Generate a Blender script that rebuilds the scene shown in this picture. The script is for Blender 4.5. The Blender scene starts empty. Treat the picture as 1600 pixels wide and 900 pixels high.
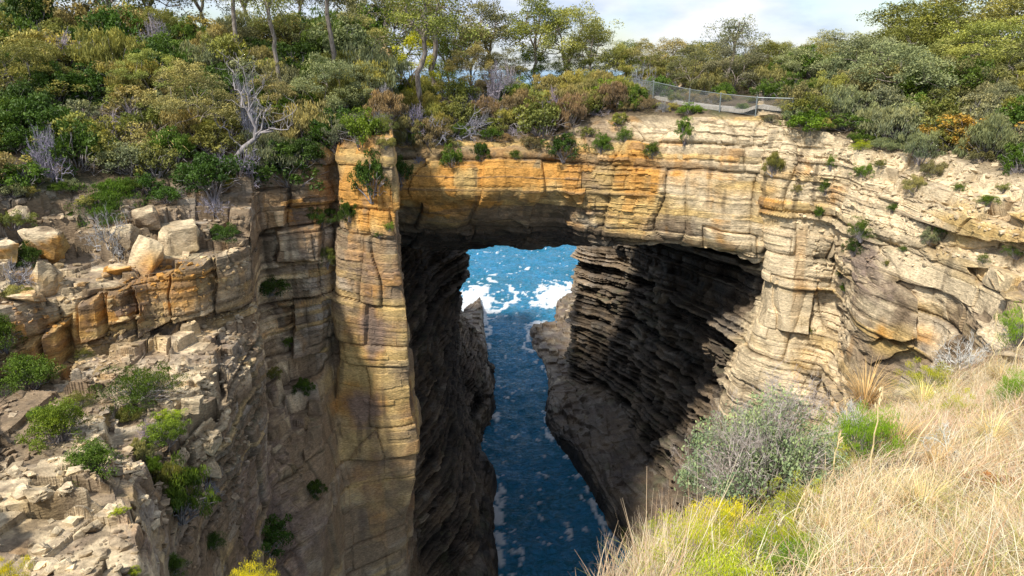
import bpy, math, random
import numpy as np
from mathutils import Vector
from mathutils.bvhtree import BVHTree

# ------------------------------------------------------------------ camera
scene = bpy.context.scene
COL = scene.collection
PITCH = 18.2
CAMZ = 52.0
FPX = 24.0 / 36.0 * 1600
cd = bpy.data.cameras.new('camera'); cam = bpy.data.objects.new('camera', cd)
COL.objects.link(cam)
cd.lens = 24; cd.sensor_width = 36; cd.clip_start = 0.1; cd.clip_end = 9000
cam.location = (0, 0, CAMZ)
cam.rotation_euler = (math.radians(90 - PITCH), 0, 0)
scene.camera = cam

# ------------------------------------------------------------------ light
SUN_EL, SUN_AZ = 52.0, -138.0      # azimuth clockwise from +Y
world = bpy.data.worlds.new('World'); scene.world = world; world.use_nodes = True
nt = world.node_tree; nt.nodes.clear()
def wn(t, **k):
    n = nt.nodes.new(t)
    for a, v in k.items(): setattr(n, a, v)
    return n
wo = wn('ShaderNodeOutputWorld'); bg = wn('ShaderNodeBackground')
sky = wn('ShaderNodeTexSky', sky_type='NISHITA', sun_disc=False)
sky.sun_elevation = math.radians(SUN_EL); sky.sun_rotation = math.radians(SUN_AZ)
sky.air_density = 1.0; sky.dust_density = 1.0; sky.ozone_density = 1.2
tc = wn('ShaderNodeTexCoord'); mp = wn('ShaderNodeMapping')
mp.inputs['Scale'].default_value = (1.3, 1.3, 3.4)
mp.inputs['Location'].default_value = (0.35, 0.1, 0.6)
cn = wn('ShaderNodeTexNoise'); cn.inputs['Scale'].default_value = 3.0; cn.inputs['Detail'].default_value = 9
cn.inputs['Roughness'].default_value = 0.56
cr = wn('ShaderNodeValToRGB'); cr.color_ramp.elements[0].position = 0.40; cr.color_ramp.elements[1].position = 0.58
cn2 = wn('ShaderNodeTexNoise'); cn2.inputs['Scale'].default_value = 7.0; cn2.inputs['Detail'].default_value = 7
cr2 = wn('ShaderNodeValToRGB')
cr2.color_ramp.elements[0].color = (3.5, 4.2, 5.5, 1); cr2.color_ramp.elements[0].position = 0.35
cr2.color_ramp.elements[1].color = (5.8, 5.95, 6.2, 1); cr2.color_ramp.elements[1].position = 0.65
mx = wn('ShaderNodeMix', data_type='RGBA')
L = nt.links.new
L(tc.outputs['Generated'], mp.inputs['Vector']); L(mp.outputs[0], cn.inputs['Vector']); L(mp.outputs[0], cn2.inputs['Vector'])
L(cn.outputs['Fac'], cr.inputs[0]); L(cn2.outputs['Fac'], cr2.inputs[0])
L(cr.outputs[0], mx.inputs['Factor']); L(sky.outputs[0], mx.inputs['A']); L(cr2.outputs[0], mx.inputs['B'])
L(mx.outputs['Result'], bg.inputs[0]); bg.inputs[1].default_value = 0.12
L(bg.outputs[0], wo.inputs[0])
sd = bpy.data.lights.new('sun', 'SUN'); sun = bpy.data.objects.new('sun', sd); COL.objects.link(sun)
sd.energy = 3.9; sd.angle = math.radians(4.0); sd.color = (1.0, 0.93, 0.82)
_e, _a = math.radians(SUN_EL), math.radians(SUN_AZ)
sdir = Vector((math.sin(_a) * math.cos(_e), math.cos(_a) * math.cos(_e), math.sin(_e)))
sun.rotation_euler = sdir.to_track_quat('Z', 'Y').to_euler()
sun.location = sdir * 100 + Vector((0, 0, 60))
vs = scene.view_settings
vs.view_transform = 'Standard'; vs.look = 'None'; vs.gamma = 1; vs.use_curve_mapping = False
vs.exposure = 0.6

# ------------------------------------------------------------------ helpers
TH = math.radians(PITCH); CT, ST = math.cos(TH), math.sin(TH)
def W(px, py, D):
    """point seen at photo pixel px,py standing D metres ahead"""
    a = (px - 800) / FPX; b = (450 - py) / FPX
    t = D / (CT + b * ST)
    return (a * t, D, CAMZ + t * (b * CT - ST))
def WZ(px, py, z):
    a = (px - 800) / FPX; b = (450 - py) / FPX
    t = (z - CAMZ) / (b * CT - ST)
    return (a * t, t * (CT + b * ST), z)
def ray(px, py):
    a = (px - 800) / FPX; b = (450 - py) / FPX
    return Vector((a, CT + b * ST, b * CT - ST)).normalized()

def hsh(ix, iy, iz, seed=0):
    with np.errstate(over='ignore'):
        n = (ix.astype(np.int64) * 374761393 + iy.astype(np.int64) * 668265263 +
             iz.astype(np.int64) * 1440662683 + seed * 974634777).astype(np.uint32)
        n = (n ^ (n >> np.uint32(13))) * np.uint32(1274126177)
        n = (n ^ (n >> np.uint32(15))) * np.uint32(2246822519)
        n = n ^ (n >> np.uint32(16))
    return n.astype(np.float64) / 4294967296.0
def noise(p, seed=0):
    f = np.floor(p); t = p - f; t = t * t * (3 - 2 * t); f = f.astype(np.int64)
    x, y, z = f[:, 0], f[:, 1], f[:, 2]; u, v, w = t[:, 0], t[:, 1], t[:, 2]
    def c(a, b, d): return hsh(x + a, y + b, z + d, seed)
    x00 = c(0,0,0) * (1-u) + c(1,0,0) * u; x10 = c(0,1,0) * (1-u) + c(1,1,0) * u
    x01 = c(0,0,1) * (1-u) + c(1,0,1) * u; x11 = c(0,1,1) * (1-u) + c(1,1,1) * u
    return ((x00 * (1-v) + x10 * v) * (1-w) + (x01 * (1-v) + x11 * v) * w) * 2 - 1
def fbm(p, o=4, seed=0, g=0.5):
    s = 0; a = 1; tot = 0
    for i in range(o):
        s = s + a * noise(p * (2.03 ** i) + i * 17.3, seed + i); tot += a; a *= g
    return s / tot
def sst(x, a, b):
    t = np.clip((x - a) / (b - a), 0, 1); return t * t * (3 - 2 * t)

RS = np.random.RandomState(7)
def bounds(lo, hi):
    b = [-20.0]
    while b[-1] < 90: b.append(b[-1] + lo + (hi - lo) * RS.rand() ** 1.6)
    return np.array(b), RS.rand(len(b) + 1)
BEDS = [bounds(1.8, 6.0), bounds(0.35, 1.7), bounds(0.10, 0.38)]
def blocks(x, y, zz, k, L, jr, seed):
    B, R = BEDS[k]
    i = np.clip(np.searchsorted(B, zz) - 1, 0, len(B) - 2)
    r = R[i]; lo, hi = B[i], B[i + 1]
    ez = np.minimum(zz - lo, hi - zz)
    LL = L * (0.65 + 0.8 * r)
    a = 0.42
    u = (x * math.cos(a) + y * math.sin(a)) / LL + r * 31.7
    v = (-x * math.sin(a) + y * math.cos(a)) / LL + r * 57.1
    cu, cv = np.floor(u), np.floor(v)
    h = hsh(cu, cv, i, seed)
    eu = np.minimum(u - cu, 1 - (u - cu)) * LL; ev = np.minimum(v - cv, 1 - (v - cv)) * LL
    return i, r, h, ez, np.minimum(eu, ev)

def rock(p, amp=1.0, dip=(0.03, 0.0), mass=None, strat=None):
    """block and bed relief in metres and data for the colour"""
    x, y, z = p[:, 0], p[:, 1], p[:, 2]
    wv = fbm(p / 13.0, 3, 5); w2 = noise(p / 2.3, 9)
    zz = z + wv * 0.55 + w2 * 0.10 + (dip(p) if callable(dip) else dip[0] * x + dip[1] * y)
    xx = x + noise(p / 3.1, 21) * 0.5; yy = y + noise(p / 3.1, 22) * 0.5
    i0, r0, h0, ez0, e0 = blocks(xx, yy, zz, 0, 4.2, 0, 1)
    i1, r1, h1, ez1, e1 = blocks(xx, yy, zz, 1, 1.9, 0, 2)
    i2, r2, h2, ez2, e2 = blocks(xx, yy, zz, 2, 0.75, 0, 3)
    va = 0.35 + 0.9 * sst(fbm(p / 7.0, 2, 15), -.35, .35)          # massive faces here, thin beds there
    d = 0.65 * (r0 - .5) + 0.95 * (h0 - .5) * (h0 > 0.3)
    d += va * (0.26 * (r1 - .5) + 0.30 * (h1 - .5) + 0.17 * (r2 - .5) + 0.14 * (h2 - .5))
    ck = np.exp(-ez0 / 0.09) * 0.35 + np.exp(-e0 / 0.08) * 0.28 * (h0 > .3)
    ck += (np.exp(-ez1 / 0.05) * 0.14 * (r1 > .5) + np.exp(-e1 / 0.05) * 0.12 * (h1 > .55)) * va
    d -= ck
    d += 0.75 * fbm(p / np.array([5., 5., 16.]), 3, 31) + 0.22 * fbm(p / 0.9, 3, 41)
    if strat is not None:                                            # thin hard and soft beds cut back in steps
        e = 1.5 * (r1 - .5) + .55 * (r2 - .5) + .5 * (r0 - .5) + .75 * (h1 - .5) + .5 * (h0 - .5) + .5 * fbm(p / 5., 3, 46) + .2 * fbm(p / .7, 3, 47) - np.exp(-e1 / .06) * .2 * (h1 > .5)
        d = d * (1 - strat) + e * strat
    if mass is not None:                                             # massive, smooth-faced stone
        e = 0.8 * fbm(p / np.array([3., 3., 7.]), 4, 45) + .8 * (h0 - .5) + .25 * (h1 - .5) * (h1 > .7) - np.exp(-e0 / .07) * .4 * (h0 > .45) - np.exp(-ez0 / .07) * .3 * (h0 > .3) - np.exp(-ez1 / .03) * .05 * (h1 > .5)
        d = d * (1 - mass) + e * mass; k = 1 - .75 * mass
        r1, h1, r2, h2, ck = (r1 - .5) * k + .5, (h1 - .5) * k + .5, (r2 - .5) * k + .5, (h2 - .5) * k + .5, ck * k
    return d * amp, dict(zz=zz, r0=r0, h0=h0, r1=r1, h1=h1, r2=r2, h2=h2, ck=ck, wv=wv, strat=strat)

# -------- colour of stone (own tones; in cave and on ledge d also paints in shade)
OR = np.array([0.50, 0.255, 0.062]); YE = np.array([0.58, 0.40, 0.15]); CR = np.array([0.63, 0.51, 0.33])
GB = np.array([0.26, 0.19, 0.12]); GR = np.array([0.36, 0.325, 0.275]); DK = np.array([0.035, 0.030, 0.026])
SO = np.array([0.10, 0.075, 0.045]); PU = np.array([0.21, 0.155, 0.13])
def mixc(c, d, t): return c * (1 - t[:, None]) + d * t[:, None]
BLOBS = []
def blob(px, py, D, r, ch, s=1.0, rz=None): BLOBS.append((W(px, py, D), r, rz or r, ch, s))
def zones(p):
    z = dict(o=np.zeros(len(p)), c=np.zeros(len(p)), g=np.zeros(len(p)), d=np.zeros(len(p)), w=np.zeros(len(p)))
    for c, r, rz, ch, s in BLOBS:
        q = ((p[:, 0] - c[0]) ** 2 + (p[:, 1] - c[1]) ** 2) / r ** 2 + (p[:, 2] - c[2]) ** 2 / rz ** 2
        z[ch] += s * np.exp(-q)
    return z
def stone_colour(p, n, R, base):
    """base: dict of o c g d biases (arrays or numbers)"""
    Z = zones(p)
    o = base.get('o', 0) + Z['o']; c = base.get('c', 0) + Z['c']; g = base.get('g', 0) + Z['g']; d = base.get('d', 0) + Z['d']
    n1 = fbm(p / np.array([4., 4., 2.2]), 4, 51); n2 = fbm(p / np.array([1.1, 1.1, 6.0]), 3, 61); n3 = fbm(p / 0.5, 3, 71)
    n4 = fbm(p / np.array([2.2, 2.2, 1.1]), 3, 81)
    col = np.tile(GB, (len(p), 1))
    col = mixc(col, GR, sst(n4 + (R['h1'] - .5) * .9, -0.1, 0.6) * 0.7)
    col = mixc(col, CR, sst(c + n1 * .55 + (R['h1'] - .5) * .4 + n3 * .2, 0.25, 0.85))
    col = mixc(col, YE, sst(o + n4 * .5 + (R['r1'] - .5) * .5, 0.25, 0.85) * 0.9)
    col = mixc(col, OR, sst(o + n1 * .6 + n2 * .45 + (R['h1'] - .5) * .5 - .25, 0.25, 0.75))
    col = mixc(col, PU, sst(g + n1 * .5 + n2 * .5 + (R['h2'] - .5) * .3, 0.35, 0.85) * 0.85)
    s2 = sst(noise(p / np.array([.33, .33, 6.]), 95), .35, .55) * sst(noise(p / 5., 96), -.1, .35)
    col = mixc(col, GB * .45, s2 * np.clip(.55 - d, 0, 1)); s3 = sst(noise(p / np.array([.45, .45, 5.]), 97), .4, .6) * sst(noise(p / 4., 98), 0, .4)
    col = mixc(col, OR * .9, s3 * .5 * np.clip(.6 - g - d, 0, 1))
    # dark weathering streaks running down, thin dark beds
    st = sst(n2 + 0.35 * fbm(p / np.array([.6, .6, 9.]), 2, 91), 0.25, 0.6)
    col = mixc(col, DK * 2.6, st * np.clip(0.26 + g * .4 - c * .35, 0, .7))
    bed = sst(R['r2'], .72, .8) * sst(R['wv'] + R['h1'] * .6, 0.0, 0.5)
    col = mixc(col, GB * 0.55, bed * 0.6)
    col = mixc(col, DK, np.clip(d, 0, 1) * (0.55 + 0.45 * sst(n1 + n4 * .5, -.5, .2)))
    col *= (0.72 + 0.30 * R['h1'] + 0.16 * R['h2'] + 0.10 * R['r2'])[:, None] * (1 + 0.28 * n3)[:, None]
    if R.get('strat') is not None:
        tone = (R['r1'] - .5) * 1.5 + (R['r2'] - .5) * 1.3 + (R['h1'] - .5) * .3
        col = mixc(col, col * (1 + tone)[:, None] + np.array([.03, .022, .012]) * (np.clip(tone, 0, 1) * 1.2)[:, None], R['strat'])
    col *= (1 - 0.35 * np.clip(R['ck'] / .3, 0, 1))[:, None]       # lichen and dirt in the joints
    return np.clip(col, 0.008, 0.85)

def pchip(P, t):
    """P (n,...) control values at integer positions, t sample positions"""
    d = np.diff(P, axis=0); m = np.zeros_like(P)
    a, b = d[:-1], d[1:]; ok = a * b > 0
    m[1:-1] = np.where(ok, 2 * a * b / np.where(ok, a + b, 1), 0)
    m[0], m[-1] = d[0], d[-1]
    i = np.clip(np.floor(t).astype(int), 0, len(P) - 2); s = (t - i).reshape((-1,) + (1,) * (P.ndim - 1))
    return ((1 + 2*s) * (1-s)**2 * P[i] + s * (1-s)**2 * m[i] + s*s * (3-2*s) * P[i+1] + s*s * (s-1) * m[i+1])
def grid_mesh(name, V, nr, nc, mat, cols=None, smooth=False, extra=None):
    idx = np.arange(nr * nc).reshape(nr, nc)
    F = np.stack([idx[:-1, :-1], idx[1:, :-1], idx[1:, 1:], idx[:-1, 1:]], -1).reshape(-1, 4)
    return raw_mesh(name, V, F, mat, cols, smooth, extra)
def raw_mesh(name, V, F, mat, cols=None, smooth=False, extra=None):
    k = F.shape[1]
    me = bpy.data.meshes.new(name)
    me.vertices.add(len(V)); me.vertices.foreach_set('co', np.ascontiguousarray(V, np.float32).ravel())
    me.loops.add(F.size); me.loops.foreach_set('vertex_index', np.ascontiguousarray(F, np.int32).ravel())
    me.polygons.add(len(F)); me.polygons.foreach_set('loop_start', np.arange(0, F.size, k, dtype=np.int32))
    me.polygons.foreach_set('loop_total', np.full(len(F), k, np.int32))
    me.polygons.foreach_set('use_smooth', np.full(len(F), smooth, bool))
    me.update(calc_edges=True)
    if cols is not None:
        at = me.color_attributes.new('col', 'FLOAT_COLOR', 'POINT')
        c4 = np.ones((len(V), 4), np.float32); c4[:, :3] = cols
        at.data.foreach_set('color', c4.ravel())
    for nm, val in (extra or {}).items():
        at = me.attributes.new(nm, 'FLOAT', 'POINT'); at.data.foreach_set('value', np.ascontiguousarray(val, np.float32))
    me.materials.append(mat)
    return me
def link(name, me, parent=None, loc=None):
    o = bpy.data.objects.new(name, me); COL.objects.link(o)
    if parent: o.parent = parent
    if loc is not None: o.location = loc
    return o
def tag(o, label=None, cat=None, group=None, kind=None):
    if label: o['label'] = label
    if cat: o['category'] = cat
    if group: o['group'] = group
    if kind: o['kind'] = kind
    return o

# ------------------------------------------------------------------ materials
def newmat(name):
    m = bpy.data.materials.new(name); m.use_nodes = True; n = m.node_tree; n.nodes.clear()
    out = n.nodes.new('ShaderNodeOutputMaterial'); b = n.nodes.new('ShaderNodeBsdfPrincipled')
    n.links.new(b.outputs[0], out.inputs[0]); return m, n, b, out
def stone_mat(name, bump=0.75, rough=0.88, wet=False):
    m, n, b, _ = newmat(name); l = n.links.new
    at = n.nodes.new('ShaderNodeAttribute'); at.attribute_name = 'col'
    g = n.nodes.new('ShaderNodeNewGeometry')
    n1 = n.nodes.new('ShaderNodeTexNoise'); n1.inputs['Scale'].default_value = 5.5; n1.inputs['Detail'].default_value = 8; n1.inputs['Roughness'].default_value = .68
    mpg = n.nodes.new('ShaderNodeMapping'); mpg.inputs['Scale'].default_value = (1, 1, 2.6)
    l(g.outputs['Position'], mpg.inputs[0]); l(mpg.outputs[0], n1.inputs['Vector'])
    r = n.nodes.new('ShaderNodeMapRange'); r.inputs['From Min'].default_value = .3; r.inputs['From Max'].default_value = .7
    r.inputs['To Min'].default_value = .55; r.inputs['To Max'].default_value = 1.42
    l(n1.outputs['Fac'], r.inputs[0])
    mm = n.nodes.new('ShaderNodeMix'); mm.data_type = 'RGBA'; mm.blend_type = 'MULTIPLY'; mm.inputs['Factor'].default_value = 1
    cx = n.nodes.new('ShaderNodeCombineColor')
    for k in range(3): l(r.outputs[0], cx.inputs[k])
    l(at.outputs['Color'], mm.inputs['A']); l(cx.outputs[0], mm.inputs['B'])
    l(mm.outputs['Result'], b.inputs['Base Color'])
    bp = n.nodes.new('ShaderNodeBump'); bp.inputs['Strength'].default_value = bump; bp.inputs['Distance'].default_value = 0.12
    l(n1.outputs['Fac'], bp.inputs['Height']); l(bp.outputs[0], b.inputs['Normal'])
    b.inputs['Roughness'].default_value = rough
    b.inputs['Specular IOR Level'].default_value = 0.25
    return m
M_ROCK = stone_mat('weathered_sandstone')
M_WET = stone_mat('wet_dark_rock', .6, .6)

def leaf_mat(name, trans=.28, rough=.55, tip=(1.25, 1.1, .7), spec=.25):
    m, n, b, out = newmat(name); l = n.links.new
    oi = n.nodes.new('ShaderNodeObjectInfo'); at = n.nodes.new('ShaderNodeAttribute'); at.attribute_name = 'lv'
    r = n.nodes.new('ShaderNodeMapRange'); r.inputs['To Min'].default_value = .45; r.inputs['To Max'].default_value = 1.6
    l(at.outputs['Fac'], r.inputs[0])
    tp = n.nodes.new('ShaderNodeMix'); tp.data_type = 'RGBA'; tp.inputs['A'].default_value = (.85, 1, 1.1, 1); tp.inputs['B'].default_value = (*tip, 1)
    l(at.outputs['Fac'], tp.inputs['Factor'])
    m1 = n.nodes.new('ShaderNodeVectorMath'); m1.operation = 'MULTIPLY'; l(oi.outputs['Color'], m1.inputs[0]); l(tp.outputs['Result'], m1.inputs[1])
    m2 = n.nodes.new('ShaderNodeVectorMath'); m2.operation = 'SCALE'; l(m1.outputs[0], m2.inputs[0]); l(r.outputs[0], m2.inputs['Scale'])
    l(m2.outputs[0], b.inputs['Base Color']); b.inputs['Roughness'].default_value = rough; b.inputs['Specular IOR Level'].default_value = spec
    if trans:
        t = n.nodes.new('ShaderNodeBsdfTranslucent'); l(m2.outputs[0], t.inputs['Color'])
        ms = n.nodes.new('ShaderNodeMixShader'); ms.inputs[0].default_value = trans
        l(b.outputs[0], ms.inputs[1]); l(t.outputs[0], ms.inputs[2]); l(ms.outputs[0], out.inputs[0])
    return m
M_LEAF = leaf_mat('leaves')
M_TWIG = leaf_mat('bare_twigs', 0, .85, (1, 1, 1), .1)
def bark_mat(name, c1, c2):
    m, n, b, _ = newmat(name); l = n.links.new
    tc = n.nodes.new('ShaderNodeTexCoord'); mpg = n.nodes.new('ShaderNodeMapping'); mpg.inputs['Scale'].default_value = (5, 5, 1.2)
    n1 = n.nodes.new('ShaderNodeTexNoise'); n1.inputs['Scale'].default_value = 2; n1.inputs['Detail'].default_value = 6
    r = n.nodes.new('ShaderNodeValToRGB'); r.color_ramp.elements[0].color = (*c1, 1); r.color_ramp.elements[1].color = (*c2, 1)
    r.color_ramp.elements[0].position = .35; r.color_ramp.elements[1].position = .65
    l(tc.outputs['Object'], mpg.inputs[0]); l(mpg.outputs[0], n1.inputs['Vector']); l(n1.outputs['Fac'], r.inputs[0]); l(r.outputs[0], b.inputs['Base Color'])
    bp = n.nodes.new('ShaderNodeBump'); bp.inputs['Strength'].default_value = .5; l(n1.outputs['Fac'], bp.inputs['Height']); l(bp.outputs[0], b.inputs['Normal'])
    b.inputs['Roughness'].default_value = .85
    return m
M_BARK = bark_mat('pale_gum_bark', (.13, .10, .08), (.36, .31, .26))
M_WOOD = bark_mat('grey_dead_wood', (.16, .14, .14), (.38, .35, .35))
# ------------------------------------------------------------------ colour zones of the stone
for a in [
    (690,285,49.5,4.5,'o',.45,2.2),(560,250,42,3,'o',.6,3),(585,330,40.5,2,'o',.5,2),
    (850,270,51,7,'o',.45,2),(985,280,49.5,1.8,'o',.75,6),(1060,240,49,4,'c',.4,3),(1110,290,48,5,'o',.12,3),(1110,240,48.5,6,'c',.6,4.5),
    (1215,260,46,4,'o',.3,5),(1230,240,46,3.5,'c',.45,3),(1260,320,45,4,'c',.5,4),(1230,470,44.6,4,'c',.45,5),
    (1340,260,42,5,'c',.75,3),(1440,300,38,6,'c',.7,3),(1480,400,34,6,'c',.45,3),(1400,330,38,4,'c',.5,3),
    (1400,510,36.5,3.0,'o',.5,1.2),(1375,535,37,1.8,'o',.4,1.2),(55,570,27,1.6,'o',.4,1.3),(145,500,29,1.4,'o',.4,1),(90,545,27.8,1.2,'o',.4,1),(1350,470,38.8,1.5,'c',.4,.8),(1510,355,34,2.6,'o',.6,1.4),(1590,355,30,2,'o',.6,2),
    (1300,560,43,5,'o',.15,5),(1420,450,36.5,4,'g',.45,2),(1470,380,34,4,'g',.25,1.2),(1340,430,40,2,'g',.4,3),(1200,560,46,5,'c',.35,5),
    (600,640,40,3,'o',.42,6),(590,480,40,3,'o',.25,3),(545,600,40,1.6,'o',.3,5),(590,520,40,1.5,'g',.45,1.5),(610,700,40,1.3,'g',.5,3),(570,640,40,1.2,'g',.4,2.5),(590,430,40,4,'g',.1,1.5),(595,800,39.5,4,'o',.1,5),
    (460,470,39,4,'c',.3,4),(450,400,39,4,'c',.25,3),(470,560,38,3,'c',.25,4),(460,340,39,3.5,'o',.15,2),(380,470,35,3,'o',.2,3),
    (250,440,30,2.6,'o',.6,1.6),(70,370,30,1.5,'o',.5,1),(70,540,26,2.2,'o',.35,1.4),(300,380,31,3,'c',.35,1.5),(330,440,32,3,'o',.3,2),
    (100,420,29,4,'c',.35,2),(60,450,28,4,'c',.3,2),(250,620,24,5,'c',.2,2),(320,640,26,3,'c',.55,2.5),
    (80,720,18,5,'c',.25,2),(100,850,14,5,'c',.42,2.5),(180,880,14,3,'c',.35,2),(180,560,27,4,'g',.2,1.5),
    (430,650,33,4,'g',.25,4),(430,820,29,5,'g',.35,6),(470,760,33,5,'g',.25,5),(490,760,34,3,'c',.45,5),(440,640,34,3,'c',.3,3),
]: blob(*a)

# angular joint blocks that stand out of the faces: outline seen on the face, metres proud
BUL = []
def bulge(poly, push): BUL.append((np.array([[W(a, b, D)[0], W(a, b, D)[2]] for a, b, D in poly]), push, min(D for _, _, D in poly) - 4, max(D for _, _, D in poly) + 4))
bulge([(1335,452,39.5),(1400,438,37),(1482,492,33.8),(1492,562,31.5),(1442,588,33.5),(1338,540,39)], 1.1)
bulge([(1335,500,39.5),(1400,520,36.6),(1482,552,32.5),(1492,582,31.5),(1442,596,33),(1338,560,38.8)], .5)
bulge([(1482,345,34.5),(1580,332,31.8),(1604,356,31),(1562,386,31.6),(1482,372,34)], 1.3)
bulge([(1390,392,37.8),(1500,404,33.8),(1512,470,33),(1402,436,37)], .7)
bulge([(1320,385,42.5),(1378,372,39.5),(1385,425,38.5),(1330,432,41)], .5)
bulge([(1530,412,32),(1640,400,29.5),(1640,440,29),(1530,452,31)], .8)
bulge([(206,440,30),(272,420,31.5),(276,500,31),(214,532,29.5)], .6)
bulge([(282,408,32.5),(340,394,33.5),(342,478,33),(286,496,31.8)], .75)
bulge([(346,390,33.5),(396,376,35),(400,470,34.6),(350,480,33.5)], .4)
bulge([(62,522,27.5),(104,500,28.3),(106,580,27.9),(66,596,27.3)], .6)
bulge([(126,470,29),(164,456,29.6),(168,526,29),(130,536,28.6)], .5)
bulge([(8,560,27),(58,528,27.4),(60,612,26.6),(14,622,26)], .7)
bulge([(170,455,29.6),(202,446,30),(208,500,29.8),(176,506,29.5)], .35)
bulge([(225,535,29.4),(270,520,30),(280,560,29.6),(235,572,29)], .5)
bulge([(1215,430,45),(1275,440,44.6),(1262,520,44.5),(1212,515,45)], .4)
bulge([(1100,352,47.8),(1180,368,47),(1182,400,47),(1102,384,48)], .35)
bulge([(395,300,40),(450,292,40.5),(452,350,41),(398,360,39.6)], .5)
bulge([(455,470,39.8),(505,460,41.4),(508,540,40.8),(460,560,39)], .6)
bulge([(430,360,40),(505,350,41.6),(505,402,41.8),(432,410,40)], .45)
def proud(p):
    out = np.zeros(len(p))
    for q, push, d0, d1 in BUL:
        pad = .8
        s = (p[:, 1] > d0) & (p[:, 1] < d1) & (p[:, 0] > q[:, 0].min() - pad) & (p[:, 0] < q[:, 0].max() + pad) & (p[:, 2] > q[:, 1].min() - pad) & (p[:, 2] < q[:, 1].max() + pad)
        if not s.any(): continue
        a = p[s][:, [0, 2]]; w = np.stack([noise(p[s] / .9, 401), noise(p[s] / .9, 402)], 1) * .13; a = a + w
        area = np.sum(q[:, 0] * np.roll(q[:, 1], -1) - np.roll(q[:, 0], -1) * q[:, 1]); sg = 1 if area > 0 else -1
        m = np.full(len(a), 1e9)
        for i in range(len(q)):
            u, v = q[i], q[(i + 1) % len(q)]; e = (v - u) / np.linalg.norm(v - u)
            m = np.minimum(m, sg * (e[0] * (a[:, 1] - u[1]) - e[1] * (a[:, 0] - u[0])))
        val = sst(m, 0, .14) * push - .25 * np.exp(-(m / .07) ** 2)
        o_ = out[s]; out[s] = np.where(np.abs(val) > np.abs(o_), val, o_)
    return out
def seg(P, axis, scale, lo, hi):
    """sample positions along an axis so cells are small where near the camera"""
    t = [0.0]
    d = np.linalg.norm(np.diff(P, axis=axis), axis=-1)
    dist = np.linalg.norm(P - np.array([0, 0, CAMZ]), axis=-1)
    n = P.shape[axis] - 1
    for i in range(n):
        ln = np.take(d, i, axis=axis); di = np.take(dist, i, axis=axis); dj = np.take(dist, i + 1, axis=axis)
        k = int(np.clip(np.max(ln / (np.minimum(di, dj) * scale)), lo, hi))
        t += [i + (j + 1) / k for j in range(k)]
    return np.array(t)
def patch(name, P, scale=0.0019, amp=1.0, base=None, mat=None, terr=0.0, landz=45.6, cap=(3, 150), soilfn=None, dip=(.03, 0), massfn=None, strfn=None, rs=1.0):
    P = np.array(P, float)                        # rows, cols, xyz
    tr = seg(P, 0, scale, *cap); tcc = seg(P, 1, scale, *cap)
    G = pchip(P, tr); G = pchip(np.swapaxes(G, 0, 1), tcc); G = np.swapaxes(G, 0, 1)
    nr, nc = G.shape[:2]
    gu = np.gradient(G, axis=0); gv = np.gradient(G, axis=1)
    N = np.cross(gu, gv); N /= np.linalg.norm(N, axis=-1, keepdims=True) + 1e-9
    # smooth the normals
    for _ in range(6):
        N[1:-1] = (N[:-2] + N[1:-1] * 2 + N[2:]) / 4; N[:, 1:-1] = (N[:, :-2] + N[:, 1:-1] * 2 + N[:, 2:]) / 4
    N /= np.linalg.norm(N, axis=-1, keepdims=True) + 1e-9
    p = G.reshape(-1, 3); n = N.reshape(-1, 3)
    d, R = rock(p * rs, 1.0, dip, massfn(p) if massfn else None, strfn(p) if strfn else None); d = d / rs; R['zz'] = R['zz'] / rs
    flat = sst(np.abs(n[:, 2]), 0.72, 0.93)
    a = (amp(p, n) if callable(amp) else amp) * np.ones(len(p))
    soil = flat * sst(p[:, 2], landz - .7, landz + .7)
    if soilfn is not None: soil = soilfn(p, n, soil)
    a = a * (1 - 0.75 * soil)
    pr_ = proud(p); sg_ = np.sign(-(n[:, 1]) + 1e-6); k_ = 1 - .55 * (pr_ > .2)
    q = p + n * (d * a * k_)[:, None]; q[:, 1] -= pr_; q[:, 0] -= pr_ * .15 * np.sign(p[:, 0])
    if terr:
        w = sst(np.abs(n[:, 2]), 0.3, 0.6) * (1 - soil) * terr
        B, Rr = BEDS[1]
        zz = q[:, 2] + R['zz'] - p[:, 2] + (hsh(np.floor(p[:, 0] / 1.7 + R['wv'] * 2), np.floor(p[:, 1] / 1.9), np.zeros(len(p)), 77) - .5) * 1.2
        i = np.clip(np.searchsorted(B, zz) - 1, 0, len(B) - 2); f = (zz - B[i]) / (B[i + 1] - B[i])
        q[:, 2] += ((sst(f, .55, .8) - f) * (B[i + 1] - B[i])) * w
    G2 = q.reshape(nr, nc, 3)
    N2 = np.cross(np.gradient(G2, axis=0), np.gradient(G2, axis=1)); N2 /= np.linalg.norm(N2, axis=-1, keepdims=True) + 1e-9
    b = base(p, n) if callable(base) else dict(base or {})
    c = stone_colour(p, n, R, b)
    soilc = np.tile(SO, (len(p), 1)) * (0.7 + .6 * (fbm(p / 1.3, 3, 33) + .5))[:, None]
    soilc = mixc(soilc, np.array([.05, .065, .02]), sst(fbm(p / 3, 3, 35), 0, .4))
    up = sst(np.abs(N2.reshape(-1, 3)[:, 2]), .55, .85)
    c = mixc(c, soilc, np.clip(soil * (.35 + .65 * up), 0, 1))
    c = mixc(c, np.where((p[:, 2] < 46)[:, None], soilc * 1.2 + np.array([.06, .045, .045]), soilc * 1.3 + .04), up * .55 * sst(fbm(p / .8, 3, 36), -.2, .4) * (1 - soil))
    c = np.clip(c, .006, .9)
    me = grid_mesh(name, q, nr, nc, mat or M_ROCK, c)
    o = link(name, me); tag(o, kind='structure')
    print(name, nr, nc, nr * nc)
    return o

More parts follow.
